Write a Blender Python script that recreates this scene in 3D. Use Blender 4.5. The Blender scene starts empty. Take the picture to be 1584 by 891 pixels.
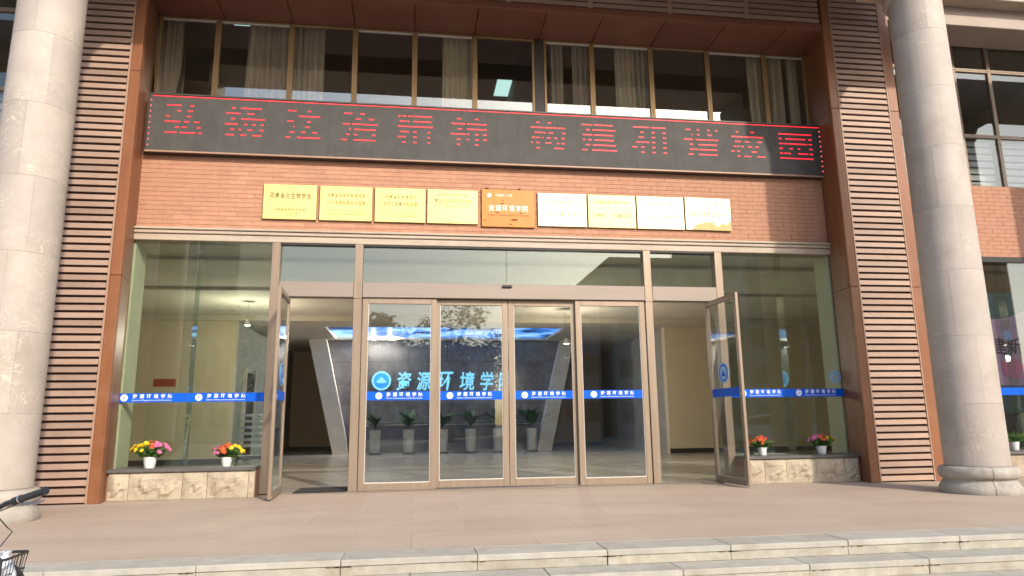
import bpy, bmesh, math, random
from mathutils import Vector, Matrix
from mathutils.bvhtree import BVHTree
random.seed(7)
sc = bpy.context.scene
COL = sc.collection

# ------------------------------------------------------------------ camera
CAM = Vector((-1.3568, -10.2245, 0.945)); FPX = 1066.6; CX, CY = 792.0, 445.5
RV = Vector((0.99043583, -0.13738444, -0.01274265))
UV = Vector((-0.01372961, -0.19003261, 0.98168177))
DV = Vector((0.13728932, 0.97211785, 0.19010134))
cam = bpy.data.cameras.new('camera'); camo = bpy.data.objects.new('camera', cam); COL.objects.link(camo)
cam.sensor_width = 36.0; cam.lens = FPX / 1584 * 36; cam.clip_start = 0.05; cam.clip_end = 3000
mw = Matrix.Identity(4)
for i in range(3):
    mw[i][0], mw[i][1], mw[i][2], mw[i][3] = RV[i], UV[i], -DV[i], CAM[i]
camo.matrix_world = mw
sc.camera = camo

# ------------------------------------------------------------------ light
SUN_AZ, SUN_EL = math.radians(24), math.radians(30)
tosun = Vector((math.sin(SUN_AZ) * math.cos(SUN_EL), -math.cos(SUN_AZ) * math.cos(SUN_EL), math.sin(SUN_EL)))
w = bpy.data.worlds.new('World'); sc.world = w; w.use_nodes = True
nt = w.node_tree; bg = nt.nodes['Background']
sky = nt.nodes.new('ShaderNodeTexSky'); sky.sky_type = 'NISHITA'; sky.sun_disc = False
sky.sun_elevation = SUN_EL; sky.sun_rotation = math.pi - SUN_AZ
sky.air_density = 1.0; sky.dust_density = 2.0; sky.ozone_density = 1.0
nt.links.new(sky.outputs[0], bg.inputs[0]); bg.inputs[1].default_value = 0.15
sun = bpy.data.lights.new('sun', 'SUN'); suno = bpy.data.objects.new('sun', sun); COL.objects.link(suno)
sun.energy = 2.0; sun.angle = math.radians(1.5); sun.color = (1.0, 0.90, 0.76)
suno.rotation_euler = (-tosun).to_track_quat('-Z', 'Y').to_euler(); suno.location = (10, -25, 20)
sc.view_settings.view_transform = 'Standard'; sc.view_settings.look = 'None'
sc.view_settings.exposure = 1.05; sc.view_settings.gamma = 1.0; sc.view_settings.use_curve_mapping = False
sc.render.engine = 'CYCLES'
sc.cycles.max_bounces = 10; sc.cycles.transparent_max_bounces = 24; sc.cycles.use_denoising = True
sc.cycles.caustics_reflective = False; sc.cycles.caustics_refractive = False

# ------------------------------------------------------------------ pixel helpers (directions only)
def ray(px, py): return DV * FPX + RV * (px - CX) - UV * (py - CY)
def at(px, py, Y):
    d = ray(px, py); return CAM + d * ((Y - CAM.y) / d.y)
def atz(px, py, Z):
    d = ray(px, py); return CAM + d * ((Z - CAM.z) / d.z)

# ------------------------------------------------------------------ materials
MATS = {}
def M(name, c1, c2=None, scale=4.0, rough=0.6, metal=0.0, bump=0.0, bscale=60.0, rnd=0.0, spec=0.5,
      emit=None, estr=0.0, stretch=(1, 1, 1), lo=0.35, hi=0.65, detail=6.0, dirt=None, dscale=1.5, damt=0.0):
    m = bpy.data.materials.new(name); m.use_nodes = True; MATS[name] = m
    n, l = m.node_tree.nodes, m.node_tree.links
    p = n['Principled BSDF']
    p.inputs['Roughness'].default_value = rough; p.inputs['Metallic'].default_value = metal
    p.inputs['Specular IOR Level'].default_value = spec
    geo = n.new('ShaderNodeNewGeometry')
    mp = n.new('ShaderNodeVectorMath'); mp.operation = 'MULTIPLY'; mp.inputs[1].default_value = stretch
    l.new(geo.outputs['Position'], mp.inputs[0])
    col = None
    if c2 is None: c2 = tuple(x * 0.86 for x in c1)
    nz = n.new('ShaderNodeTexNoise'); nz.inputs['Scale'].default_value = scale; nz.inputs['Detail'].default_value = detail
    nz.inputs['Roughness'].default_value = 0.65
    l.new(mp.outputs[0], nz.inputs['Vector'])
    mr = n.new('ShaderNodeMapRange'); mr.inputs[1].default_value = lo; mr.inputs[2].default_value = hi
    l.new(nz.outputs[0], mr.inputs[0])
    mx = n.new('ShaderNodeMix'); mx.data_type = 'RGBA'
    mx.inputs[6].default_value = (*c1, 1); mx.inputs[7].default_value = (*c2, 1)
    l.new(mr.outputs[0], mx.inputs[0]); col = mx.outputs[2]
    if dirt:
        nd = n.new('ShaderNodeTexNoise'); nd.inputs['Scale'].default_value = dscale; nd.inputs['Detail'].default_value = 8
        nd.inputs['Roughness'].default_value = 0.7
        l.new(geo.outputs['Position'], nd.inputs['Vector'])
        r2 = n.new('ShaderNodeMapRange'); r2.inputs[1].default_value = 0.52; r2.inputs[2].default_value = 0.72
        r2.inputs[4].default_value = damt; l.new(nd.outputs[0], r2.inputs[0])
        m2 = n.new('ShaderNodeMix'); m2.data_type = 'RGBA'; m2.inputs[7].default_value = (*dirt, 1)
        l.new(r2.outputs[0], m2.inputs[0]); l.new(col, m2.inputs[6]); col = m2.outputs[2]
    if rnd:
        oi = n.new('ShaderNodeObjectInfo'); hs = n.new('ShaderNodeHueSaturation')
        r3 = n.new('ShaderNodeMapRange'); r3.inputs[3].default_value = 1 - rnd; r3.inputs[4].default_value = 1 + rnd
        l.new(oi.outputs['Random'], r3.inputs[0]); l.new(r3.outputs[0], hs.inputs['Value'])
        l.new(col, hs.inputs['Color']); col = hs.outputs[0]
    l.new(col, p.inputs['Base Color'])
    if bump:
        nb = n.new('ShaderNodeTexNoise'); nb.inputs['Scale'].default_value = bscale; nb.inputs['Detail'].default_value = 5
        l.new(mp.outputs[0], nb.inputs['Vector'])
        b = n.new('ShaderNodeBump'); b.inputs['Strength'].default_value = bump; b.inputs['Distance'].default_value = 0.01
        l.new(nb.outputs[0], b.inputs['Height']); l.new(b.outputs[0], p.inputs['Normal'])
    if emit:
        p.inputs['Emission Color'].default_value = (*emit, 1); p.inputs['Emission Strength'].default_value = estr
    return m

def glass(name, tint, base, k, rough=0.0):
    m = bpy.data.materials.new(name); m.use_nodes = True; MATS[name] = m
    n, l = m.node_tree.nodes, m.node_tree.links
    n.remove(n['Principled BSDF'])
    tr = n.new('ShaderNodeBsdfTransparent'); tr.inputs[0].default_value = (*tint, 1)
    gl = n.new('ShaderNodeBsdfGlossy'); gl.inputs['Roughness'].default_value = rough; gl.inputs[0].default_value = (0.95, 1, 0.98, 1)
    # thin pane: the exit face uses the inverse index so both faces reflect alike
    fr = n.new('ShaderNodeFresnel'); ge = n.new('ShaderNodeNewGeometry'); io = n.new('ShaderNodeMath'); io.operation = 'MULTIPLY_ADD'
    io.inputs[1].default_value = 1 / 1.5 - 1.5; io.inputs[2].default_value = 1.5
    l.new(ge.outputs['Backfacing'], io.inputs[0]); l.new(io.outputs[0], fr.inputs[0])
    ma = n.new('ShaderNodeMath'); ma.operation = 'MULTIPLY_ADD'; ma.inputs[1].default_value = k; ma.inputs[2].default_value = base
    ma.use_clamp = True
    l.new(fr.outputs[0], ma.inputs[0])
    mx = n.new('ShaderNodeMixShader'); l.new(ma.outputs[0], mx.inputs[0]); l.new(tr.outputs[0], mx.inputs[1]); l.new(gl.outputs[0], mx.inputs[2])
    l.new(mx.outputs[0], n['Material Output'].inputs[0])
    return m

# stone of the columns: pale granite with thin bright scratch-like veins
def column_stone():
    m = M('column_stone', (0.43, 0.375, 0.33), (0.355, 0.31, 0.275), scale=1.3, rough=0.62, bump=0.15, bscale=45,
          rnd=0.07, dirt=(0.23, 0.20, 0.14), dscale=1.1, damt=0.45, spec=0.3)
    n, l = m.node_tree.nodes, m.node_tree.links; p = n['Principled BSDF']
    src = p.inputs['Base Color'].links[0].from_socket
    geo = n.new('ShaderNodeNewGeometry')
    wv = n.new('ShaderNodeTexNoise'); wv.inputs['Scale'].default_value = 5.5; wv.inputs['Detail'].default_value = 4; wv.inputs['Distortion'].default_value = 1.6
    l.new(geo.outputs['Position'], wv.inputs['Vector'])
    ab = n.new('ShaderNodeMath'); ab.operation = 'SUBTRACT'; ab.inputs[1].default_value = 0.5; l.new(wv.outputs[0], ab.inputs[0])
    a2 = n.new('ShaderNodeMath'); a2.operation = 'ABSOLUTE'; l.new(ab.outputs[0], a2.inputs[0])
    mr = n.new('ShaderNodeMapRange'); mr.inputs[1].default_value = 0.0; mr.inputs[2].default_value = 0.014; mr.inputs[3].default_value = 1; mr.inputs[4].default_value = 0
    l.new(a2.outputs[0], mr.inputs[0])
    gt = n.new('ShaderNodeTexNoise'); gt.inputs['Scale'].default_value = 2.1; l.new(geo.outputs['Position'], gt.inputs['Vector'])
    g2 = n.new('ShaderNodeMapRange'); g2.inputs[1].default_value = 0.5; g2.inputs[2].default_value = 0.66; l.new(gt.outputs[0], g2.inputs[0])
    mu = n.new('ShaderNodeMath'); mu.operation = 'MULTIPLY'; l.new(mr.outputs[0], mu.inputs[0]); l.new(g2.outputs[0], mu.inputs[1])
    m3 = n.new('ShaderNodeMath'); m3.operation = 'MULTIPLY'; m3.inputs[1].default_value = 0.5; l.new(mu.outputs[0], m3.inputs[0])
    mx = n.new('ShaderNodeMix'); mx.data_type = 'RGBA'; mx.inputs[7].default_value = (0.78, 0.70, 0.52, 1)
    l.new(m3.outputs[0], mx.inputs[0]); l.new(src, mx.inputs[6]); l.new(mx.outputs[2], p.inputs['Base Color'])
    return m

column_stone()
M('base_stone', (0.40, 0.365, 0.32), (0.30, 0.275, 0.24), scale=4, rough=0.7, bump=0.3, bscale=30, dirt=(0.10, 0.09, 0.07), dscale=3, damt=0.6)
M('brick', (0.45, 0.24, 0.155), (0.405, 0.205, 0.13), scale=7, rough=0.75, bump=0.15, bscale=90, rnd=0.075, spec=0.25, dirt=(0.36, 0.19, 0.13), dscale=1.3, damt=0.5)
M('mortar', (0.36, 0.20, 0.14), scale=30, rough=0.9)
M('lintel_stone', (0.44, 0.36, 0.28), (0.36, 0.29, 0.225), scale=3, stretch=(0.4, 1, 6), rough=0.6, bump=0.1, dirt=(0.2, 0.15, 0.11), dscale=3, damt=0.4)
M('slat_metal', (0.36, 0.245, 0.185), (0.31, 0.205, 0.152), scale=2.5, rough=0.5, rnd=0.13, stretch=(0.5, 1, 2), spec=0.3, dirt=(0.25, 0.17, 0.13), dscale=4, damt=0.5)
M('pier_metal', (0.25, 0.098, 0.042), (0.20, 0.075, 0.031), scale=3.0, stretch=(2, 2, 0.25), rough=0.42, spec=0.4, dirt=(0.30, 0.16, 0.09), dscale=1.6, damt=0.5, rnd=0.06)
M('frame_trim', (0.36, 0.22, 0.15), scale=4, rough=0.5)
M('pier_backing', (0.11, 0.055, 0.042), scale=4, rough=0.8)
M('soffit_metal', (0.20, 0.075, 0.045), (0.165, 0.06, 0.036), scale=1.5, rough=0.45, rnd=0.06)
M('bronze', (0.29, 0.225, 0.165), (0.245, 0.185, 0.135), scale=2, stretch=(8, 8, 0.5), rough=0.42, metal=0.3, spec=0.4)
M('bronze_light', (0.275, 0.23, 0.195), (0.245, 0.205, 0.172), scale=1.5, stretch=(0.4, 1, 4), rough=0.5, metal=0.15, spec=0.3)
M('gold_frame', (0.33, 0.215, 0.10), (0.28, 0.175, 0.075), scale=3, rough=0.36, metal=0.4)
M('sash_rail', (0.62, 0.58, 0.53), scale=5, rough=0.4)
M('gasket', (0.02, 0.018, 0.016), scale=5, rough=0.6)
M('led_face', (0.078, 0.074, 0.07), (0.062, 0.059, 0.056), scale=6, rough=0.55, rnd=0.05, bump=0.5, bscale=220, spec=0.25)
M('led_frame', (0.06, 0.05, 0.045), scale=5, rough=0.5)
M('led_red', (0.3, 0.02, 0.02), rough=0.5, emit=(1.0, 0.02, 0.04), estr=0.75)
M('led_dot', (0.3, 0.02, 0.02), rough=0.5, emit=(1.0, 0.16, 0.2), estr=0.6)
M('brass', (0.72, 0.60, 0.215), (0.67, 0.55, 0.18), scale=2.0, rough=0.40, metal=0.25, spec=0.6, rnd=0.03)
M('brass_sun_glare', (0.80, 0.74, 0.46), (0.76, 0.69, 0.40), scale=2.0, rough=0.40, metal=0.2, spec=0.6)  # brass with the sun's whitening glare put into its colour
M('olive_reflection', (0.42, 0.34, 0.11), rough=0.5)  # colour of the painted tree reflection on the end plaque
M('brass_edge', (0.35, 0.25, 0.09), scale=5, rough=0.4, metal=0.6)
M('orange_board', (0.62, 0.19, 0.004), (0.57, 0.165, 0.004), scale=2, rough=0.42, dirt=(0.5, 0.12, 0.01), dscale=6, damt=0.5)
M('orange_edge', (0.35, 0.12, 0.01), rough=0.6)
M('stain', (0.22, 0.06, 0.02), rough=0.8)
M('ink', (0.09, 0.06, 0.03), rough=0.6)
M('ink_soft', (0.17, 0.125, 0.035), rough=0.6)
M('ink_brown', (0.26, 0.13, 0.03), rough=0.6)
M('ink_white', (0.85, 0.80, 0.72), rough=0.6)
M('ink_dark', (0.12, 0.05, 0.015), rough=0.6)
M('ribbon_blue', (0.004, 0.105, 0.62), (0.004, 0.09, 0.56), scale=3, rough=0.6, spec=0.15)
M('white_vinyl', (0.82, 0.84, 0.86), rough=0.5)
M('pale_blue_vinyl', (0.25, 0.48, 0.75), rough=0.5)
M('sill_stone', (0.11, 0.105, 0.10), (0.085, 0.08, 0.076), scale=12, rough=0.45)
M('plinth_stone', (0.45, 0.385, 0.29), (0.35, 0.295, 0.22), scale=5, rough=0.8, bump=0.7, bscale=22, rnd=0.05, dirt=(0.17, 0.12, 0.08), dscale=3.5, damt=0.6, spec=0.2)
M('paver', (0.44, 0.355, 0.28), (0.385, 0.302, 0.24), scale=1.1, stretch=(0.45, 1.6, 1), rough=0.65, bump=0.1, bscale=160, rnd=0.035, dirt=(0.45, 0.38, 0.295), dscale=0.8, damt=0.75, spec=0.25, detail=10)
M('paver_bed', (0.30, 0.23, 0.185), rough=0.9)
M('granite', (0.42, 0.40, 0.345), (0.335, 0.32, 0.28), scale=6, rough=0.7, bump=0.12, bscale=150, rnd=0.05, dirt=(0.27, 0.235, 0.17), dscale=2.2, damt=0.6, spec=0.25)
M('riser_stone', (0.40, 0.375, 0.31), (0.31, 0.285, 0.235), scale=9, rough=0.8, bump=0.2, bscale=120, rnd=0.05, dirt=(0.22, 0.15, 0.08), dscale=3, damt=0.6)
M('stain_brown', (0.15, 0.075, 0.03), rough=0.9)
M('yard_paving', (0.42, 0.39, 0.345), (0.37, 0.34, 0.30), scale=3, rough=0.9, bump=0.3, bscale=90)
M('plaster', (0.66, 0.58, 0.42), (0.62, 0.54, 0.385), scale=1.5, rough=0.8)
M('cream', (0.60, 0.56, 0.42), scale=2, rough=0.75)
M('brown_wall', (0.55, 0.42, 0.30), (0.50, 0.38, 0.27), scale=1.5, rough=0.6)
M('grey_wall', (0.40, 0.39, 0.35), scale=2, rough=0.7)
M('white_band', (0.68, 0.65, 0.58), scale=2, rough=0.5)
M('ceiling', (0.68, 0.63, 0.53), scale=1, rough=0.85)
M('ceiling_trim', (0.60, 0.54, 0.43), scale=2, rough=0.7)
M('skirting', (0.045, 0.036, 0.03), rough=0.4)
M('lobby_tile', (0.46, 0.42, 0.36), (0.38, 0.34, 0.285), scale=1.4, rough=0.2, rnd=0.05, spec=0.3, dirt=(0.20, 0.17, 0.14), dscale=1.0, damt=0.5)
M('feature_stone', (0.135, 0.13, 0.135), (0.20, 0.19, 0.19), scale=2.2, rough=0.22, rnd=0.10, dirt=(0.30, 0.28, 0.28), dscale=1.6, damt=0.5, spec=0.5)
M('sign_blue', (0.05, 0.3, 0.7), rough=0.4, emit=(0.03, 0.33, 1.0), estr=0.5)
M('sign_pale', (0.3, 0.6, 0.8), rough=0.4, emit=(0.20, 0.66, 1.0), estr=0.62)
M('lamp_panel', (0.8, 0.9, 0.9), rough=0.5, emit=(0.62, 1.0, 0.96), estr=0.6)
M('lamp_warm', (0.8, 0.8, 0.75), rough=0.5, emit=(1.0, 0.93, 0.8), estr=6.0)
M('curtain', (0.62, 0.54, 0.44), (0.48, 0.41, 0.32), scale=6, stretch=(1, 1, 0.1), rough=0.9)
M('curtain_pale', (0.72, 0.64, 0.48), (0.64, 0.56, 0.42), scale=6, stretch=(1, 1, 0.1), rough=0.9)
M('white_plastic', (0.74, 0.76, 0.74), rough=0.45)
M('petal_yellow', (0.88, 0.68, 0.015), (0.85, 0.55, 0.015), scale=30, rough=0.7)
M('petal_pink', (0.60, 0.10, 0.27), (0.72, 0.22, 0.40), scale=30, rough=0.7)
M('petal_red', (0.62, 0.06, 0.03), (0.70, 0.16, 0.03), scale=30, rough=0.7)
M('leaf', (0.075, 0.165, 0.03), (0.045, 0.10, 0.02), scale=14, rough=0.6)
M('leaf_dark', (0.03, 0.075, 0.025), (0.05, 0.11, 0.035), scale=6, rough=0.45)
M('tree_leaf', (0.05, 0.085, 0.028), (0.085, 0.12, 0.04), scale=1.2, rough=0.6)
M('bark', (0.10, 0.075, 0.05), (0.06, 0.045, 0.03), scale=8, stretch=(1, 1, 0.2), rough=0.9, bump=0.6, bscale=25)
M('soil', (0.05, 0.035, 0.022), rough=0.95)
M('planter_white', (0.62, 0.62, 0.59), rough=0.3)
M('black_metal', (0.018, 0.018, 0.02), rough=0.35, spec=0.5)
M('rubber', (0.03, 0.03, 0.032), (0.02, 0.02, 0.022), scale=40, rough=0.65, bump=0.4, bscale=160)
M('chrome', (0.62, 0.62, 0.62), rough=0.18, metal=1.0)
M('silver', (0.42, 0.42, 0.42), rough=0.3, metal=0.8)
M('red_plastic', (0.75, 0.07, 0.03), rough=0.4)
M('bag_white', (0.66, 0.70, 0.76), (0.58, 0.62, 0.68), scale=12, rough=0.5)
M('red_paper', (0.52, 0.07, 0.03), rough=0.7)
M('poster_teal', (0.012, 0.06, 0.062), rough=0.4)
M('poster_print', (0.40, 0.27, 0.36), (0.27, 0.17, 0.28), scale=2.0, rough=0.5)
M('poster_pink', (0.62, 0.16, 0.28), (0.45, 0.1, 0.22), scale=8, rough=0.5)
M('blind', (0.48, 0.47, 0.44), rough=0.6)
M('door_wood', (0.05, 0.038, 0.03), rough=0.4)
M('concrete_far', (0.42, 0.41, 0.39), (0.37, 0.36, 0.34), scale=0.3, rough=0.9)  # lightened, distance haze is put into this colour
M('render_far', (0.36, 0.37, 0.39), (0.32, 0.33, 0.35), scale=0.3, rough=0.9)  # haze over the far blocks painted in as a lighter tone
M('window_far', (0.05, 0.06, 0.07), rough=0.15)
M('roof_far', (0.10, 0.095, 0.09), rough=0.9)
M('car_paint', (0.62, 0.64, 0.65), rough=0.25, spec=0.6)
M('car_glass', (0.03, 0.035, 0.04), rough=0.08)
M('portico_stone', (0.42, 0.35, 0.29), (0.37, 0.305, 0.25), scale=1.2, rough=0.7, bump=0.1)
M('roof_under', (0.12, 0.095, 0.08), rough=0.8)
M('mat_black', (0.02, 0.018, 0.02), rough=0.95, bump=0.6, bscale=200)
M('room_wall', (0.34, 0.29, 0.225), rough=0.9)
M('room_blue', (0.10, 0.14, 0.16), rough=0.9)
glass('glass_green', (0.86, 0.92, 0.88), 0.0, 1.45)
glass('glass_door', (0.86, 0.88, 0.88), 0.01, 1.25)
glass('glass_window', (0.90, 0.90, 0.88), 0.06, 1.4)

def sky_ceiling():
    m = bpy.data.materials.new('sky_ceiling'); m.use_nodes = True; MATS['sky_ceiling'] = m
    n, l = m.node_tree.nodes, m.node_tree.links; p = n['Principled BSDF']
    geo = n.new('ShaderNodeNewGeometry'); nz = n.new('ShaderNodeTexNoise'); nz.inputs['Scale'].default_value = 0.9; nz.inputs['Detail'].default_value = 5
    l.new(geo.outputs['Position'], nz.inputs['Vector'])
    cr = n.new('ShaderNodeValToRGB'); e = cr.color_ramp.elements
    e[0].position = 0.40; e[0].color = (0.006, 0.012, 0.03, 1); e[1].position = 0.66; e[1].color = (0.45, 0.75, 1, 1)
    a = cr.color_ramp.elements.new(0.46); a.color = (0.03, 0.22, 0.85, 1)
    l.new(nz.outputs[0], cr.inputs[0]); l.new(cr.outputs[0], p.inputs['Emission Color']); p.inputs['Emission Strength'].default_value = 0.8
    p.inputs['Base Color'].default_value = (0.1, 0.2, 0.4, 1)
sky_ceiling()

# ------------------------------------------------------------------ mesh helpers
def link(name, me, mat=None, parent=None, loc=None, rot=None):
    o = bpy.data.objects.new(name, me); COL.objects.link(o)
    if mat is not None and me is not None and len(me.materials) == 0:
        me.materials.append(MATS[mat])
    if parent is not None: o.parent = parent
    if loc is not None: o.location = loc
    if rot is not None: o.rotation_euler = rot
    return o

class MB:
    def __init__(s): s.v = []; s.f = []; s.smooth = False
    def quad(s, *p):
        b = len(s.v); s.v += [tuple(x) for x in p]; s.f.append(tuple(range(b, b + len(p)))); return s
    def box(s, x0, x1, y0, y1, z0, z1):
        b = len(s.v)
        s.v += [(x0, y0, z0), (x1, y0, z0), (x1, y1, z0), (x0, y1, z0), (x0, y0, z1), (x1, y0, z1), (x1, y1, z1), (x0, y1, z1)]
        s.f += [tuple(b + i for i in q) for q in ((0, 3, 2, 1), (4, 5, 6, 7), (0, 1, 5, 4), (1, 2, 6, 5), (2, 3, 7, 6), (3, 0, 4, 7))]
        return s
    def cbox(s, x0, x1, y0, y1, z0, z1, c=0.004):
        lo, hi = (x0, y0, z0), (x1, y1, z1); idx = {}
        for sx in (0, 1):
            for sy in (0, 1):
                for sz in (0, 1):
                    sg = (sx, sy, sz)
                    for a in range(3):
                        p = []
                        for k in range(3):
                            e = hi[k] if sg[k] else lo[k]
                            if k != a: e += -c if sg[k] else c
                            p.append(e)
                        idx[(sg, a)] = len(s.v); s.v.append(tuple(p))
        def cor(a, b, c_, d): return d
        for a in range(3):
            b, c2 = (a + 1) % 3, (a + 2) % 3
            for sa in (0, 1):
                q = []
                for vb, vc in ((0, 0), (1, 0), (1, 1), (0, 1)):
                    sg = [0, 0, 0]; sg[a] = sa; sg[b] = vb; sg[c2] = vc; q.append(idx[(tuple(sg), a)])
                s.f.append(tuple(q if sa else q[::-1]))
            for vb in (0, 1):
                for vc in (0, 1):
                    s0 = [0, 0, 0]; s0[b] = vb; s0[c2] = vc; s1 = s0[:]; s1[a] = 1
                    q = [idx[(tuple(s0), b)], idx[(tuple(s1), b)], idx[(tuple(s1), c2)], idx[(tuple(s0), c2)]]
                    s.f.append(tuple(q if (vb ^ vc) else q[::-1]))
        for sx in (0, 1):
            for sy in (0, 1):
                for sz in (0, 1):
                    q = [idx[((sx, sy, sz), a)] for a in range(3)]
                    s.f.append(tuple(q if (sx + sy + sz) % 2 else q[::-1]))
        return s
    def prism(s, poly, y0, y1):          # poly in x,z ; extruded along y
        b = len(s.v); n = len(poly)
        s.v += [(x, y0, z) for x, z in poly] + [(x, y1, z) for x, z in poly]
        s.f.append(tuple(range(b, b + n))); s.f.append(tuple(range(b + 2 * n - 1, b + n - 1, -1)))
        for i in range(n):
            j = (i + 1) % n; s.f.append((b + i, b + n + i, b + n + j, b + j))
        return s
    def hprism(s, poly, z0, z1):         # poly in x,y ; extruded along z
        b = len(s.v); n = len(poly)
        s.v += [(x, y, z0) for x, y in poly] + [(x, y, z1) for x, y in poly]
        s.f.append(tuple(range(b + n - 1, b - 1, -1))); s.f.append(tuple(range(b + n, b + 2 * n)))
        for i in range(n):
            j = (i + 1) % n; s.f.append((b + i, b + j, b + n + j, b + n + i))
        return s
    def tube(s, pts, r, n=8, cap=True):
        pts = [Vector(p) for p in pts]; rs = r if isinstance(r, (list, tuple)) else [r] * len(pts)
        b = len(s.v); ref = None
        for i, p in enumerate(pts):
            t = (pts[min(i + 1, len(pts) - 1)] - pts[max(i - 1, 0)]).normalized()
            if ref is None: ref = t.orthogonal().normalized()
            else:
                ref = (ref - t * ref.dot(t)); ref = ref.normalized() if ref.length > 1e-6 else t.orthogonal().normalized()
            u2 = t.cross(ref)
            for k in range(n):
                a = 2 * math.pi * k / n; s.v.append(tuple(p + (ref * math.cos(a) + u2 * math.sin(a)) * rs[i]))
        for i in range(len(pts) - 1):
            for k in range(n):
                k2 = (k + 1) % n; s.f.append((b + i * n + k, b + i * n + k2, b + (i + 1) * n + k2, b + (i + 1) * n + k))
        if cap:
            s.f.append(tuple(b + k for k in range(n - 1, -1, -1))); e = b + (len(pts) - 1) * n; s.f.append(tuple(e + k for k in range(n)))
        return s
    def lathe(s, prof, cx=0, cy=0, n=24, a0=0.0, a1=2 * math.pi):   # prof [(r,z)]
        b = len(s.v); full = abs(a1 - a0 - 2 * math.pi) < 1e-6; m = n if full else n + 1
        for r, z in prof:
            for k in range(m):
                a = a0 + (a1 - a0) * k / n; s.v.append((cx + r * math.cos(a), cy + r * math.sin(a), z))
        for i in range(len(prof) - 1):
            for k in range(n):
                k2 = (k + 1) % m; s.f.append((b + i * m + k, b + i * m + k2, b + (i + 1) * m + k2, b + (i + 1) * m + k))
        return s
    def disc(s, c, r, y, n=28, r0=0.0):   # flat disc or ring in the xz plane facing -y
        b = len(s.v)
        for k in range(n):
            a = 2 * math.pi * k / n; s.v.append((c[0] + r * math.cos(a), y, c[1] + r * math.sin(a)))
        if r0 <= 0: s.f.append(tuple(b + k for k in range(n)))
        else:
            for k in range(n):
                a = 2 * math.pi * k / n; s.v.append((c[0] + r0 * math.cos(a), y, c[1] + r0 * math.sin(a)))
            for k in range(n):
                k2 = (k + 1) % n; s.f.append((b + k, b + k2, b + n + k2, b + n + k))
        return s
    def mesh(s, name, smooth=False, recalc=True):
        me = bpy.data.meshes.new(name); me.from_pydata(s.v, [], s.f)
        if recalc:
            bm = bmesh.new(); bm.from_mesh(me); bmesh.ops.recalc_face_normals(bm, faces=bm.faces); bm.to_mesh(me); bm.free()
        if smooth:
            for p in me.polygons: p.use_smooth = True
            me.set_sharp_from_angle(angle=math.radians(40))
        me.update(); return me
    def build(s, name, mat, parent=None, loc=None, rot=None, smooth=False, recalc=True):
        return link(name, s.mesh(name, smooth, recalc), mat, parent, loc, rot)

def empty(name, loc=(0, 0, 0), rotz=0.0):
    o = bpy.data.objects.new(name, None); COL.objects.link(o); o.location = loc; o.rotation_euler = (0, 0, rotz)
    o.empty_display_size = 0.1; return o
def tag(o, label, cat=None, group=None, kind=None):
    o['label'] = label
    if cat: o['category'] = cat
    if group: o['group'] = group
    if kind: o['kind'] = kind
    return o
def struct(o, label):
    o['label'] = label; o['kind'] = 'structure'; return o
def copy_tree(o, parent=None):
    c = o.copy(); COL.objects.link(c); c.parent = parent
    for ch in list(o.children): copy_tree(ch, c)
    return c

TXT = {}
def text_geo(body, bold=0.0):
    """flat text outline as (verts, faces) in x (right) / z (up), bounding box measured"""
    key = (body, bold)
    if key in TXT: return TXT[key]
    cu = bpy.data.curves.new('t', 'FONT'); cu.body = body; cu.size = 1.0; cu.offset = bold; cu.resolution_u = 2
    cu.fill_mode = 'FRONT'
    o = bpy.data.objects.new('t', cu); COL.objects.link(o)
    dg = bpy.context.evaluated_depsgraph_get()
    me = bpy.data.meshes.new_from_object(o.evaluated_get(dg))
    v = [tuple(x.co) for x in me.vertices]; f = [tuple(p.vertices) for p in me.polygons]
    bpy.data.objects.remove(o); bpy.data.curves.remove(cu); bpy.data.meshes.remove(me)
    if v:
        xs = [p[0] for p in v]; ys = [p[1] for p in v]; bb = (min(xs), max(xs), min(ys), max(ys))
    else: bb = (0, 1, 0, 1)
    TXT[key] = (v, f, bb); return TXT[key]
def put_text(mb, body, x0, x1, z0, z1, y, bold=0.0, keep=False, slant=0.0):
    v, f, bb = text_geo(body, bold)
    sx = (x1 - x0) / (bb[1] - bb[0]); sz = (z1 - z0) / (bb[3] - bb[2]); ox = x0
    if keep: sx = sz = min(sx, sz); ox = (x0 + x1) / 2 - sx * (bb[1] - bb[0]) / 2
    b = len(mb.v)
    for p in v:
        zz = (p[1] - bb[2]) * sz
        mb.v.append((ox + (p[0] - bb[0]) * sx + slant * zz, y, z0 + zz))
    mb.f += [tuple(b + i for i in q) for q in f]
    return mb

def put_chars(mb, body, x0, x1, z0, z1, y, bold=0.0, fill=0.82):
    cw = (x1 - x0) / len(body)
    for i, ch in enumerate(body):
        if ch == ' ': continue
        v, f, bb = text_geo(ch, bold)
        hgt = min(0.95, (bb[3] - bb[2])); k = (z1 - z0) / 0.92; wd = (bb[1] - bb[0])
        sx = cw * fill / 0.92; cz = (z0 + z1) / 2; cx_ = x0 + cw * (i + 0.5); b = len(mb.v); mx, my = (bb[0] + bb[1]) / 2, (bb[2] + bb[3]) / 2
        for p in v: mb.v.append((cx_ + (p[0] - mx) * sx, y, cz + (p[1] - my) * k))
        mb.f += [tuple(b + q for q in t) for t in f]
    return mb

# ================================================================== THE SETTING
struct(MB().box(-260, 260, -300, -5.70, -1.0, -0.44).build('ground', 'yard_paving'), 'pale paved yard in front of the entrance steps')
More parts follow.
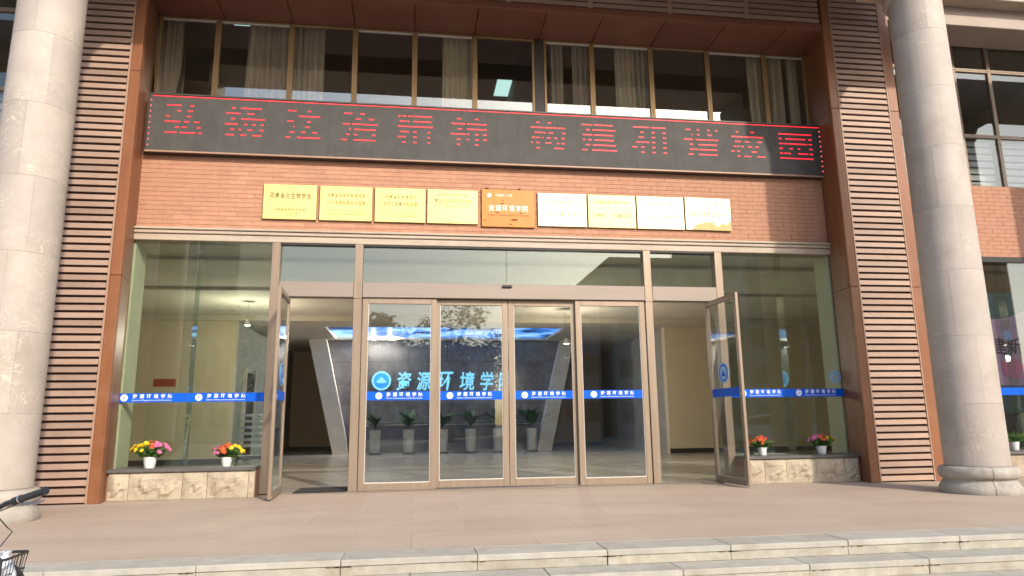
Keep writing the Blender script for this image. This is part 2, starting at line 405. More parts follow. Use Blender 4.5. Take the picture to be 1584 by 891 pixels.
# terrace bed and pavers
terrace = struct(MB().box(-14, 14, -4.90, -0.02, -0.44, -0.012).build('terrace', 'paver_bed'), 'raised pinkish stone terrace before the entrance')
PW, PD = 1.0, 0.766
pav = MB().cbox(-PW / 2 + 0.0007, PW / 2 - 0.0007, -PD / 2 + 0.0007, PD / 2 - 0.0007, -0.03, 0, 0.0008).mesh('paver')
for j in range(6):
    for i in range(-11, 12):
        x = i * PW + (0.5 if j % 2 else 0.0) - 0.37; y = -0.03 - PD / 2 - j * PD
        link('paver', pav, 'paver', terrace, (x, y, 0))
# steps: four nosings with risers
RISE, TREAD = 0.11, 0.25
steps = struct(MB().box(-14, 14, -4.93, -4.80, -0.44, -0.06).box(-14, 14, -5.18, -4.93, -0.44, -0.17)
               .box(-14, 14, -5.43, -5.18, -0.44, -0.28).box(-14, 14, -5.68, -5.43, -0.44, -0.39).build('entrance_steps', 'paver_bed'),
               'low pale granite steps along the terrace edge')
SL = 0.968
slab_top = MB().cbox(-SL / 2 + 0.002, SL / 2 - 0.002, -0.342, 0, -0.045, 0, 0.005).mesh('step_slab')
slab_low = MB().cbox(-SL / 2 + 0.002, SL / 2 - 0.002, -0.29, 0, -0.045, 0, 0.005).mesh('step_slab')
ris = MB().cbox(-SL / 2 + 0.002, SL / 2 - 0.002, -0.02, 0.0, -0.0635, 0, 0.003).mesh('step_riser')
for k in range(4):
    yf = -4.97 - k * TREAD; z = -k * RISE
    off = (0.076 + SL / 2) if k % 2 == 0 else 0.076
    for i in range(-13, 14):
        x = off + i * SL
        dz = random.uniform(-0.0015, 0.0015)
        link('step_slab', slab_top if k == 0 else slab_low, 'granite', steps, (x, yf + (0.342 if k == 0 else 0.29), z + dz))
        link('step_riser', ris, 'riser_stone', steps, (x + random.uniform(-0.003, 0.003), yf + 0.028, z - 0.0465))
# weathering crumbs in the slab joints
for k in range(2):
    st = MB()
    for i in range(-6, 7):
        x = 0.076 + i * SL + (0 if k == 0 else SL / 2)
        for t in range(random.randint(2, 9)):
            xx = x + random.gauss(0, 0.07); h = random.uniform(0.004, 0.02)
            yy = -4.97 - k * TREAD; z = -k * RISE - 0.046
            a = random.uniform(0.004, 0.02)
            st.quad((xx - a, yy + 0.012, z), (xx + a, yy + 0.012, z), (xx + a * 0.3, yy + 0.0125, z - h), (xx - a * 0.4, yy + 0.0125, z - h))
            st.box(xx - a, xx + a, yy + 0.001, yy + 0.014, z - 0.003, z + 0.001)
    o = st.build('joint_moss', 'stain_brown', steps); o['kind'] = 'stuff'

# ================================================================== THE BUILDING
B = empty('campus_building')
tag(B, 'brick and brown louvred college building with glazed entrance and stone columns', 'building')
YF = -0.64      # front plane of the piers
XI = 5.25       # inner front corner of a pier
XW = 5.37       # wall end at the pier
YW = 0.18       # upper window plane

# ---- brick band
def brick_band(x0, x1, z0, z1, indiv, hide=()):
    w_ = MB().box(x0, x1, 0.005, 0.25, z0, z1).build('brick_wall', 'mortar', B)
    BL, CH = 0.25, 0.0693
    n = int(round((z1 - z0) / CH)); CH = (z1 - z0) / n
    cand = []
    for r in range(n):
        off = (r % 2) * BL / 2 + (0.02 if r % 3 else 0)
        x = x0 - off
        while x < x1:
            a, b_ = max(x, x0), min(x + BL, x1)
            if b_ - a > 0.03: cand.append((a, b_, z0 + r * CH, z0 + (r + 1) * CH))
            x += BL
    def hidden(c): return any(c[0] > h[0] and c[1] < h[1] and c[2] > h[2] and c[3] < h[3] for h in hide)
    cand.sort(key=lambda c: (hidden(c), (Vector(((c[0] + c[1]) / 2, 0, (c[2] + c[3]) / 2)) - CAM).length))
    full = MB().cbox(-BL / 2 + 0.0025, BL / 2 - 0.0025, 0, 0.03, 0.0028, CH - 0.0028, 0.0012).mesh('brick')
    rest = MB()
    for i, (a, b_, za, zb) in enumerate(cand):
        dy = random.uniform(-0.0012, 0.0012)
        if i < indiv:
            if b_ - a > BL - 0.005: link('brick', full, 'brick', w_, ((a + b_) / 2, dy, za))
            else: MB().cbox(a + 0.0025, b_ - 0.0025, dy, 0.03, za + 0.0028, zb - 0.0028, 0.0012).build('brick', 'brick', w_, recalc=False)
        else: rest.box(a + 0.0025, b_ - 0.0025, dy, 0.03, za + 0.0028, zb - 0.0028)
    if rest.v:
        o = rest.build('brickwork', 'brick', w_, recalc=False); o['kind'] = 'stuff'
    return w_
PLQ = [(-3.625, -2.85), (-2.81, -2.035), (-2.0, -1.235), (-1.21, -0.43), (0.505, 1.29), (1.31, 2.09), (2.11, 2.895), (2.915, 3.69)]
brick_band(-XW, XW, 3.752, 4.87, 296, [(a, b, 3.93, 4.465) for a, b in PLQ] + [(-0.376, 0.459, 3.9, 4.5)])
brick_band(6.46, 11.8, 3.60, 4.87, 90)
brick_band(-11.8, -6.46, 3.60, 4.87, 0)

# ---- lintel
li = MB().cbox(-5.40, 5.40, -0.06, 0.2, 3.565, 3.66, 0.006).build('stone_lintel', 'lintel_stone', B)
MB().cbox(-5.405, 5.405, -0.085, 0.2, 3.664, 3.715, 0.008).build('upper_moulding', 'lintel_stone', li)
MB().cbox(-5.41, 5.41, -0.11, 0.2, 3.718, 3.752, 0.006).build('cap_moulding', 'lintel_stone', li)

# ---- piers with slats
slat_w = 0.845
def tilted_slat(wd):
    m_ = MB(); b = 0
    pr = [(-0.026, 0.0), (-0.020, 0.067), (-0.012, 0.070), (0.006, 0.070), (0.006, 0.0)]   # (y,z) profile, lower lip forward
    n = len(pr)
    m_.v = [(-wd / 2, y, z) for y, z in pr] + [(wd / 2, y, z) for y, z in pr]
    m_.f = [tuple(range(n)), tuple(range(2 * n - 1, n - 1, -1))] + [(i, n + i, n + (i + 1) % n, (i + 1) % n) for i in range(n)]
    return m_.mesh('slat')
pier_slat = tilted_slat(slat_w)
def pier(s):
    x = lambda v: s * v
    def bx(m_, a, b, *r, c=None):
        a, b = sorted((x(a), x(b)))
        return m_.cbox(a, b, *r, c) if c else m_.box(a, b, *r)
    core = bx(MB(), 5.42, 6.34, YF + 0.05, 0.19, 0.0, 8.6).build('pier', 'pier_backing', B)
    core['label'] = 'brown metal clad pier faced with horizontal slats'
    # front frame strips
    for za, zb_ in ((0.0, 2.918), (2.922, 5.858), (5.862, 8.0)):
        bx(MB(), XI, 5.385, YF - 0.005, YF + 0.06, za, zb_, c=0.006).build('frame_strip', 'pier_metal', core)
        bx(MB(), 6.290, 6.45, YF - 0.005, YF + 0.06, za, zb_, c=0.006).build('frame_strip', 'pier_metal', core)
    bx(MB(), 5.386, 5.412, YF - 0.012, YF + 0.06, 0.0, 8.0, c=0.004).build('slat_channel', 'frame_trim', core)
    bx(MB(), 6.263, 6.288, YF - 0.012, YF + 0.06, 0.0, 8.0, c=0.004).build('slat_channel', 'frame_trim', core)
    # splayed returns in stacked sheets
    zs = [0.0, 2.92, 5.86, 8.0]
    for a, b in zip(zs[:-1], zs[1:]):
        p = [(x(XI), YF + 0.061), (x(XW), 0.0), (x(XW + 0.03), 0.19), (x(XW + 0.08), 0.19), (x(5.40), YF + 0.061)]
        MB().hprism(p, a + 0.003, b - 0.003).build('return_panel', 'pier_metal', core)
        p = [(x(6.45), YF + 0.061), (x(6.43), 0.19), (x(6.36), 0.19), (x(6.36), YF + 0.061)]
        MB().hprism(p, a + 0.003, b - 0.003).build('return_panel', 'pier_metal', core)
    n = int(7.98 / 0.101)
    for i in range(n):
        link('slat', pier_slat, 'slat_metal', core, (x(5.8375) + random.uniform(-0.004, 0.004), YF + 0.022 + random.uniform(-0.003, 0.003), 0.022 + i * 0.101),
             (random.uniform(-0.035, 0.035), random.uniform(-0.0022, 0.0022), random.uniform(-0.003, 0.003)))
pier(1); pier(-1)

# ---- soffit above the upper windows and slatted beam over it
ZS = 7.24
sf = MB().box(-5.40, 5.40, YF + 0.06, YW + 0.05, ZS + 0.03, ZS + 0.1).build('soffit', 'pier_backing', B)
nx = [-5.37, -4.40, -3.36, -2.39, -1.44, -0.46, 0.62, 1.53, 2.56, 3.58, 4.63, 5.37]
for a, b in zip(nx[:-1], nx[1:]):
    MB().cbox(a + 0.007, b - 0.007, YF + 0.058, YW + 0.0, ZS, ZS + 0.025, 0.004).build('soffit_panel', 'soffit_metal', sf)
bm_ = MB().box(-5.24, 5.24, YF + 0.05, YF + 0.2, ZS + 0.12, 8.6).build('slatted_beam', 'pier_backing', B)
MB().cbox(-5.24, 5.24, YF - 0.002, YF + 0.055, ZS + 0.0, ZS + 0.11, 0.005).build('beam_trim', 'soffit_metal', bm_)
SPX = 10.48 / 8
bs = tilted_slat(SPX - 0.075)
for i in range(8):
    xc = -5.24 + SPX * (i + 0.5)
    for k in range(9):
        link('slat', bs, 'slat_metal', bm_, (xc, YF + 0.024, ZS + 0.135 + k * 0.101), (random.uniform(-0.03, 0.03), 0, 0))
    if i: MB().cbox(xc - SPX / 2 - 0.036, xc - SPX / 2 + 0.036, YF - 0.006, YF + 0.05, ZS + 0.112, 8.3, 0.004).build('mullion', 'slat_metal', bm_)

# ---- columns
def column(x, y, r, seam):
    pr = [(0.0, 0.0), (0.078, 0.0), (0.088, 0.03), (0.084, 0.075), (0.055, 0.125), (0.030, 0.16), (0.034, 0.178),
          (0.058, 0.185), (0.078, 0.21), (0.084, 0.25), (0.078, 0.29), (0.058, 0.315), (0.026, 0.326)]
    b_ = MB().lathe([(0, 0.002), (r - 0.028, 0.002), (r - 0.05, 6.76), (0, 6.76)], x, y, 32).build('stone_column', 'base_stone', B, smooth=True)
    for h in (0, 1):
        a0 = seam + 0.42 + h * math.pi
        MB().lathe([(r - 0.02, 0)] + [(r + a, z) for a, z in pr[1:]] + [(r - 0.02, 0.33)], x, y, 36, a0 + 0.007, a0 + math.pi - 0.007).build('base_block', 'base_stone', b_, smooth=True)
    b_['label'] = 'round pale stone column on a moulded base'
    zj = [0.332, 1.09, 1.94, 2.79, 3.64, 4.49, 5.34, 6.19, 6.76]
    for i, (a, b) in enumerate(zip(zj[:-1], zj[1:])):
        def rad(z): return r - 0.022 * max(0, (z - 2.2) / 4.5)
        s0 = seam + (0.5 if i % 2 else 0.0) + random.uniform(-0.08, 0.08)
        for h in (0, 1):
            a0 = s0 + h * math.pi + 0.002; a1 = s0 + (h + 1) * math.pi - 0.002
            pr = [(rad(a) - 0.05, a + 0.0007), (rad(a) - 0.0012, a + 0.0007), (rad(a), a + 0.0018), (rad(b), b - 0.0018), (rad(b) - 0.0012, b - 0.0007), (rad(b) - 0.05, b - 0.0007)]
            MB().lathe(pr, x, y, 28, a0, a1).build('drum_shell', 'column_stone', b_, smooth=True)
    MB().lathe([(0, 6.762), (r - 0.02, 6.762), (r + 0.03, 6.78), (r + 0.04, 6.82), (r + 0.01, 6.86), (r + 0.05, 6.95), (r + 0.10, 7.06), (r + 0.12, 7.10), (0, 7.10)], x, y, 48).build('capital', 'column_stone', b_, smooth=True)
    MB().cbox(x - 0.52, x + 0.52, y - 0.52, y + 0.52, 7.103, 7.498, 0.01).build('abacus', 'portico_stone', b_)
for cxx in (-5.68, 5.68, -10.25, 10.25):
    column(cxx, -2.15, 0.36, -2.35 if cxx > 0 else -1.45)
# ---- portico beam and roof
for s_ in (-1, 1): MB().cbox(min(s_ * 6.903, s_ * 12.5), max(s_ * 6.903, s_ * 12.5), -2.60, -1.74, 7.502, 8.1, 0.01).build('wing_beam', 'portico_stone', B)
pb = MB().cbox(-6.9, 6.9, -2.62, -1.72, 7.50, 8.4, 0.01).build('portico_beam', 'portico_stone', B)
MB().cbox(-7.0, 7.0, -2.75, 0.6, 8.402, 8.7, 0.02).build('portico_roof', 'roof_under', B)
for s_ in (-1, 1): MB().box(min(s_ * 7.003, s_ * 12.2), max(s_ * 7.003, s_ * 12.2), 0.13, 0.6, 8.402, 8.7).build('roof_edge', 'roof_under', B)

# ---- upper windows
WZ0, WZ1 = 5.70, ZS
wins = [(-5.37, -4.495, 1), (-4.495, -3.38, 1), (-3.38, -2.385, 0), (-2.385, -1.435, 1), (-1.435, -0.456, 1), (-0.456, 0.54, 0),
        (0.70, 1.525, 1), (1.525, 2.56, 1), (2.56, 3.58, 0), (3.58, 4.63, 1), (4.63, 5.40, 1)]
def window(x0, x1, z0, z1, y, rail, fw=0.042, mat='gold_frame', parent=B, gl='glass_window'):
    m_ = MB()
    m_.cbox(x0, x0 + fw, y, y + 0.07, z0, z1, 0.004); m_.cbox(x1 - fw, x1, y, y + 0.07, z0, z1, 0.004)
    m_.cbox(x0 + fw, x1 - fw, y, y + 0.07, z0, z0 + fw, 0.004); m_.cbox(x0 + fw, x1 - fw, y, y + 0.07, z1 - 0.03, z1, 0.004)
    o = m_.build('window', mat, parent)
    MB().box(x0 + fw, x1 - fw, y + 0.03, y + 0.036, z0 + fw, z1 - 0.03).build('pane', gl, o)
    if rail: MB().cbox(x0 + fw + 0.001, x1 - fw - 0.001, y + 0.008, y + 0.05, z1 - 0.052, z1 - 0.031, 0.003).build('top_rail', 'sash_rail', o)
    return o
for a, b, r_ in wins: window(a, b, WZ0, WZ1, YW, r_)
MB().cbox(0.541, 0.699, YW + 0.01, YW + 0.09, WZ0, WZ1, 0.004).build('window_post', 'door_wood', B)
MB().box(-XW, XW, 0.0, 0.25, 4.872, 5.70).build('spandrel_wall', 'pier_backing', B)
# side bays beyond the piers (right one shows behind the column, left one beside the other column)
for s in (1, -1):
    def sx(a, b): return tuple(sorted((s * a, s * b)))
    edges = [6.47, 7.3, 8.28, 9.0, 9.95, 10.9, 11.8]
    for i, (a, b) in enumerate(zip(edges[:-1], edges[1:])):
        x0, x1 = sx(a, b)
        for z0, z1 in ((4.89, 5.86), (5.86, 7.14), (7.14, 8.02)):
            wd = window(x0, x1, z0, z1, YW - 0.05, 0, 0.035, 'bronze', B, 'glass_door')
            if z0 < 5 and abs(s * 1) and (s > 0 or i > 0):
                for k in range(7):
                    MB().box(x0 + 0.05, x1 - 0.05, YW + 0.10, YW + 0.125, z0 + 0.06 + k * 0.13, z0 + 0.155 + k * 0.13).build('blind_slat', 'blind', wd)
    x0, x1 = sx(6.46, 12.4)
    MB().cbox(x0, x1, YF + 0.12, 0.12, 7.60, 7.95, 0.008).build('stone_fascia', 'portico_stone', B)
    MB().cbox(x0, x1, YF - 0.15, 0.12, 7.952, 8.40, 0.008).build('stone_fascia', 'portico_stone', B)
    MB().cbox(x0, x1, -0.42, -0.02, 0.0, 0.345, 0.01).build('plinth_wall', 'plinth_stone', B)
    MB().cbox(x0, x1, -0.46, 0.05, 0.347, 0.395, 0.006).build('window_sill', 'sill_stone', B)
    MB().cbox(x0, x1, -0.03, 0.2, 3.50, 3.598, 0.005).build('glazing_head', 'gasket', B)
    for i in range(4):
        a, b = sx(6.47 + i * 1.37 - (0.70 if i else 0), 6.47 + (i + 1) * 1.37 - 0.70 - 0.006)
        pn = MB().box(a, b, -0.006, 0.006, 0.396, 3.50).build('glass_pane', 'glass_door', B)
        ym = -0.012
        MB().box(a, b, ym, ym + 0.003, 1.268, 1.388).build('ribbon', 'ribbon_blue', pn)
        c = (a + b) / 2 + 0.02
        MB().disc((c - 0.38, 1.328), 0.046, ym - 0.003).build('ribbon_emblem', 'white_vinyl', pn)
        put_chars(MB(), '资源环境学院', c - 0.31, c + 0.24, 1.322, 1.378, ym - 0.003, 0.02, 0.62).build('ribbon_lettering', 'white_vinyl', pn)['kind'] = 'stuff'
        put_text(MB(), 'School of Resources and Environment', c - 0.28, c + 0.25, 1.292, 1.312, ym - 0.003).build('ribbon_lettering', 'white_vinyl', pn)['kind'] = 'stuff'
        if i: MB().box(s * 1 * 0 + (a if s > 0 else b) - 0.003, (a if s > 0 else b) + 0.003, 0.01, 0.16, 0.396, 3.50).build('glass_fin', 'glass_green', B)

# ---- entrance glazing
YD = 0.0
fr = MB()
fr.cbox(-3.33, 3.34, -0.12, 0.10, 0.001, 0.014, 0.004)
ent = fr.build('entrance_frame', 'bronze_light', B)
for xc in (-3.39, -2.205, 2.22, 3.40):
    MB().cbox(xc - 0.06, xc + 0.06, -0.075, 0.075, 0.015, 3.562, 0.005).build('post', 'bronze', ent)
ent['label'] = 'bronze metal entrance frame with posts and wide header'
for a, b in ((-3.325, -2.27), (-2.14, 2.155), (2.285, 3.335)):
    MB().cbox(a, b, -0.085, 0.085, 2.76, 2.985, 0.005).build('header', 'bronze_light', ent)
    MB().cbox(a, b, -0.05, 0.05, 3.535, 3.563, 0.003).build('transom_bead', 'gasket', ent)
for xc in (-2.205, 2.22): MB().cbox(xc - 0.061, xc + 0.061, -0.084, -0.074, 2.74, 2.99, 0.004).build('post_joint', 'bronze', ent)
for a, b in ((-3.325, -2.27), (-2.14, 0.0), (0.006, 2.155), (2.285, 3.335)):
    MB().box(a, b, -0.006, 0.006, 2.986, 3.535).build('transom_pane', 'glass_green', ent)
MB().cbox(-0.075, 0.075, -0.12, -0.086, 2.93, 2.965, 0.008).build('door_sensor', 'black_metal', ent)
def ribbon(parent, x0, x1, y, emb=True):
    MB().box(x0, x1, y, y + 0.003, 1.268, 1.392).build('ribbon', 'ribbon_blue', parent)
def ribbon_mark(parent, c, y):
    MB().disc((c - 0.40, 1.330), 0.048, y - 0.003).build('ribbon_emblem', 'white_vinyl', parent)
    MB().disc((c - 0.40, 1.330), 0.034, y - 0.0045, r0=0.026).disc((c - 0.40, 1.327), 0.016, y - 0.0045).build('emblem_mark', 'pale_blue_vinyl', parent)
    put_chars(MB(), '资源环境学院', c - 0.31, c + 0.24, 1.322, 1.378, y - 0.003, 0.02, 0.62).build('ribbon_lettering', 'white_vinyl', parent)['kind'] = 'stuff'
    put_text(MB(), 'School of Resources and Environment', c - 0.30, c + 0.22, 1.288, 1.306, y - 0.003, 0.004).build('ribbon_lettering', 'white_vinyl', parent)['kind'] = 'stuff'
def door_panel(name, x0, x1, y, z0, z1, st=0.085, br=0.10, tr=0.085, mat='bronze'):
    m_ = MB(); yb = y + 0.045
    m_.cbox(x0, x0 + st, y, yb, z0, z1, 0.004); m_.cbox(x1 - st, x1, y, yb, z0, z1, 0.004)
    m_.cbox(x0 + st, x1 - st, y, yb, z0, z0 + br, 0.004); m_.cbox(x0 + st, x1 - st, y, yb, z1 - tr, z1, 0.004)
    o = m_.build(name, mat, ent if name != 'door_leaf' else B)
    MB().box(x0 + st, x1 - st, y + 0.018, y + 0.026, z0 + br, z1 - tr).build('pane', 'glass_door', o)
    g = MB(); gz0, gz1, gx0, gx1 = z0 + br, z1 - tr, x0 + st, x1 - st
    g.box(gx0, gx0 + 0.008, y + 0.010, y + 0.0175, gz0, gz1).box(gx1 - 0.008, gx1, y + 0.010, y + 0.0175, gz0, gz1)
    g.box(gx0 + 0.008, gx1 - 0.008, y + 0.010, y + 0.0175, gz0, gz0 + 0.012)
    g.build('glazing_bead', 'sash_rail', o)
    ribbon(o, gx0, gx1, y + 0.011); 
    return o
p1 = door_panel('fixed_panel', -2.135, -1.05, -0.05, 0.016, 2.757); ribbon_mark(p1, -1.47, 0.008 - 0.05)
p4 = door_panel('fixed_panel', 1.05, 2.150, -0.05, 0.016, 2.757); ribbon_mark(p4, 1.70, 0.008 - 0.05)
p2 = door_panel('sliding_door', -1.085, 0.018, 0.01, 0.03, 2.755); ribbon_mark(p2, -0.45, 0.018)
p3 = door_panel('sliding_door', 0.026, 1.085, 0.01, 0.03, 2.755); ribbon_mark(p3, 0.66, 0.018)
MB().box(-2.13, 2.15, 0.058, 0.10, 2.70, 2.757).build('slider_track', 'gasket', ent)
# swing leaves, stood open square to the facade
def leaf(s):
    L = 0.97; m_ = MB(); z0, z1 = 0.02, 2.755; st = 0.07
    m_.cbox(0, st, -0.022, 0.022, z0, z1, 0.004).cbox(L - st, L, -0.022, 0.022, z0, z1, 0.004)
    m_.cbox(st, L - st, -0.022, 0.022, z0, z0 + 0.10, 0.004).cbox(st, L - st, -0.022, 0.022, z1 - 0.075, z1, 0.004)
    o = m_.build('door_leaf', 'bronze', B)
    o.location = (s * 3.20, 0.06, 0); ang = -math.pi / 2 + (0.05 if s > 0 else 0.05)
    o.rotation_euler = (0, 0, ang)
    o['label'] = 'glazed bronze door leaf standing open'
    MB().box(st, L - st, -0.005, 0.005, z0 + 0.10, z1 - 0.075).build('pane', 'glass_door', o)
    fs = -1 if s > 0 else 1
    yy = 0.008 * fs
    MB().box(st, L - st, min(yy, yy + 0.003), max(yy, yy + 0.003), 1.268, 1.392).build('ribbon', 'ribbon_blue', o)
    MB().lathe([(0.0, 0), (0.155, 0), (0.155, 0.004), (0.0, 0.004)], 0, 0, 32).build('emblem_disc', 'pale_blue_vinyl', o, (0.45, 0.011 * fs, 1.62), (math.radians(90), 0, 0))
    tri = MB().prism([(-0.07, -0.04), (0.0, 0.05), (0.07, -0.04)], -0.001, 0.001).build('emblem_mark', 'ribbon_blue', o, (0.45, 0.0175 * fs, 1.61))
    MB().disc((0, 0), 0.13, 0, r0=0.105).build('emblem_ring', 'ribbon_blue', o, (0.45, 0.0175 * fs, 1.62))
    MB().cbox(L - 0.055, L - 0.015, -0.034, 0.034, 1.27, 1.33, 0.006).build('lock_case', 'silver', o)
    MB().cbox(L - 0.05, L - 0.02, -0.03, 0.03, 0.021, 0.075, 0.006).build('foot_bolt', 'silver', o)
    return o
leaf(1); leaf(-1)

# ---- side glazing of the entrance bay
for s in (1, -1):
    def sx(a, b): return tuple(sorted((s * a, s * b)))
    for a, b in ((3.452, 4.487), (4.493, 5.368)):
        x0, x1 = sx(a, b)
        pn = MB().box(x0, x1, -0.006, 0.006, 0.40, 3.562).build('glass_pane', 'glass_green', B)
        ribbon(pn, x0, x1, -0.012); c = (x0 + x1) / 2 + (0.12 if a < 4 else 0.08) * (1 if s > 0 else 0.3)
        ribbon_mark(pn, c, -0.012)
        if a > 4 and s > 0:
            dx = s * 5.255; MB().disc((dx, 1.58), 0.105, -0.010, r0=0.082).disc((dx, 1.58), 0.062, -0.010, r0=0.03).build('emblem_decal', 'pale_blue_vinyl', pn)
    x0, x1 = sx(4.486, 4.494)
    MB().box(x0, x1, 0.008, 0.21, 0.40, 3.562).build('glass_fin', 'glass_green', B)
    for z in (2.05,):
        MB().cbox(s * 4.49 - 0.03, s * 4.49 + 0.03, -0.02, 0.05, z - 0.012, z + 0.012, 0.003).build('glass_clamp', 'silver', B)
    x0, x1 = sx(3.452, 5.30)
    MB().cbox(x0, x1, -0.40, 0.10, 0.352, 0.398, 0.006).build('window_sill', 'sill_stone', B)
    # rough plinth stones
    pl = MB().box(x0, x1, -0.33, 0.10, 0.0, 0.35).build('plinth', 'mortar', B)
    cuts = ([3.452, 3.53, 4.05, 4.36, 5.02, 5.27] if s < 0 else [3.452, 3.76, 4.10, 4.58, 5.03, 5.27])
    for i, (a, b) in enumerate(zip(cuts[:-1], cuts[1:])):
        u0, u1 = sx(a, b); u0 += 0.003; u1 -= 0.003
        m_ = MB(); nxs = max(3, int((u1 - u0) / 0.04)); nz = 9; rough_ = 0.036 if (u1 - u0) > 0.15 else 0.004
        grid = []
        ph = random.uniform(0, 9)
        for k in range(nz + 1):
            row = []
            for j in range(nxs + 1):
                t = j / nxs; xx = u0 + (u1 - u0) * t; zz = 0.004 + 0.343 * k / nz
                e = min(1.0, 4 * min(t, 1 - t), 4 * (k / nz), 5 * (1 - k / nz))
                cut = 0.33 + 0.22 * math.sin(ph + 5 * t) * math.sin(2.2 * ph + 11 * t)
                d = (0.35 + 0.65 * (1 if k / nz > cut else 0.0)) * rough_ * e + random.uniform(-0.009, 0.009) * e
                row.append(len(m_.v)); m_.v.append((xx, -0.365 - d, zz))
            grid.append(row)
        for k in range(nz):
            for j in range(nxs): m_.f.append((grid[k][j], grid[k][j + 1], grid[k + 1][j + 1], grid[k + 1][j]))
        bb = len(m_.v)
        for (xx, zz) in ((u0, 0.004), (u1, 0.004), (u1, 0.347), (u0, 0.347)): m_.v.append((xx, -0.33, zz))
        m_.f.append(tuple([grid[0][j] for j in range(nxs + 1)] + [bb + 1, bb])); m_.f.append(tuple([grid[nz][j] for j in range(nxs, -1, -1)] + [bb + 3, bb + 2]))
        m_.f.append(tuple([grid[k][0] for k in range(nz, -1, -1)] + [bb, bb + 3])); m_.f.append(tuple([grid[k][nxs] for k in range(nz + 1)] + [bb + 2, bb + 1]))
        m_.build('plinth_stone', 'plinth_stone', pl)
    # inner pilaster behind the glass end
    x0, x1 = sx(5.345, 5.60)
    MB().box(x0, x1, 0.02, 0.42, 0.0, 3.9).build('inner_pilaster', 'cream', B)

# ---- lobby
LY = 8.2; FY = 12.8
lf = MB().box(-12, 12, 0.0, 17.0, -0.3, -0.006).build('lobby_floor', 'paver_bed', B)
tl = MB().box(-0.598, 0.598, 0.002, 1.198, -0.005, 0.0).mesh('floor_tile')
for j in range(14):
    for i in range(-8, 9): link('floor_tile', tl, 'lobby_tile', lf, (i * 1.2, 0.1 + j * 1.2, 0.0))
MB().box(-12, 12, 0.2, LY, 3.72, 3.95).build('lobby_ceiling', 'ceiling', B)
for yy in (1.6, 4.3): MB().cbox(-11, 11, yy, yy + 0.14, 3.66, 3.7198, 0.004).build('ceiling_trim', 'ceiling_trim', B)
MB().cbox(-12, 12, LY - 0.12, LY, 3.58, 3.719, 0.004).build('ceiling_trim', 'ceiling_trim', B)
for a, b, c_, d in ((-12, 12, LY + 0.001, 9.6), (-12, -3.9, 9.601, 17), (3.0, 12, 9.601, 17), (-3.899, 2.999, 12.55, 17)):
    MB().box(a, b, c_, d, 3.63, 3.95).build('lobby_ceiling', 'ceiling', B)
MB().box(-3.899, 2.999, 9.602, 12.549, 3.70, 3.75).build('backlit_ceiling', 'sky_ceiling', B)
xl = at(360, 600, LY).x; xr = at(1032, 600, LY + 1.0).x
MB().box(-12, xl, LY + 0.002, LY + 0.25, 0.0, 3.629).build('lobby_wall', 'plaster', B)
MB().box(xr, 12, LY + 1.0, LY + 1.25, 0.0, 3.629).build('lobby_wall', 'plaster', B)
MB().box(xl - 0.2, xl, LY + 0.251, 17, 0.0, 3.629).build('lobby_wall', 'grey_wall', B)
MB().box(xr, xr + 0.2, LY + 1.251, 17, 0.0, 3.629).build('lobby_wall', 'grey_wall', B)
MB().box(xl + 0.001, xr - 0.001, 16.7, 17.0, 0.0, 3.629).build('lobby_wall', 'brown_wall', B)
MB().box(-12.2, -12.0, -0.0, 17, -0.3, 8.7).box(12.0, 12.2, 0.0, 17, -0.3, 8.7).build('side_wall', 'plaster', B)
for a, b, y in ((-12, xl + 0.01, LY), (xr - 0.01, 12, LY + 1.0)):
    MB().box(a, b, y - 0.018, y, 0.0, 0.13).build('skirting', 'skirting', B)
MB().box(xl + 0.002, xr - 0.002, 16.68, 16.699, 0.0, 0.13).build('skirting', 'skirting', B)
# corridor door on the left
dd = MB().cbox(xl + 0.001, xl + 0.06, 9.3, 10.3, 0.0, 2.35, 0.005).build('corridor_door', 'door_wood', B)
MB().cbox(xl + 0.001, xl + 0.09, 9.18, 9.299, 0.0, 2.45, 0.005).build('door_casing', 'ceiling_trim', dd)
MB().cbox(xl + 0.001, xl + 0.09, 10.301, 10.42, 0.0, 2.45, 0.005).build('door_casing', 'ceiling_trim', dd)
# feature wall, an inverted trapezoid of stone between two raking pale bands
tl_, tr_ = at(505, 516, FY), at(866, 520, FY); bl_, br_ = at(540, 697, FY), at(828, 697, FY)
zt, zb = 3.62, 0.0
def edge(a, b, z):
    t = (z - b.z) / (a.z - b.z); return b.x + (a.x - b.x) * t
fwall = MB().prism([(edge(tl_, bl_, zb), zb), (edge(tr_, br_, zb), zb), (edge(tr_, br_, zt), zt), (edge(tl_, bl_, zt), zt)], FY + 0.03, FY + 0.5).build('feature_wall', 'skirting', B)
zrow = [0.0, 0.92, 1.55, 2.2, 2.92, 3.62]
for r in range(5):
    za, zc = zrow[r] + 0.006, zrow[r + 1] - 0.006
    xj = [-2.9 + (0.65 if r % 2 else 0) + 1.3 * k for k in range(6)]
    lim0 = max(edge(tl_, bl_, za), edge(tl_, bl_, zc)); lim1 = min(edge(tr_, br_, za), edge(tr_, br_, zc))
    xj = [x for x in xj if lim0 + 0.15 < x < lim1 - 0.15]
    cuts = [None] + xj + [None]
    for a, b in zip(cuts[:-1], cuts[1:]):
        p = [((a + 0.005) if a is not None else edge(tl_, bl_, za), za), ((b - 0.005) if b is not None else edge(tr_, br_, za), za),
             ((b - 0.005) if b is not None else edge(tr_, br_, zc), zc), ((a + 0.005) if a is not None else edge(tl_, bl_, zc), zc)]
        MB().prism(p, FY - 0.005, FY + 0.03).build('stone_panel', 'feature_stone', fwall)
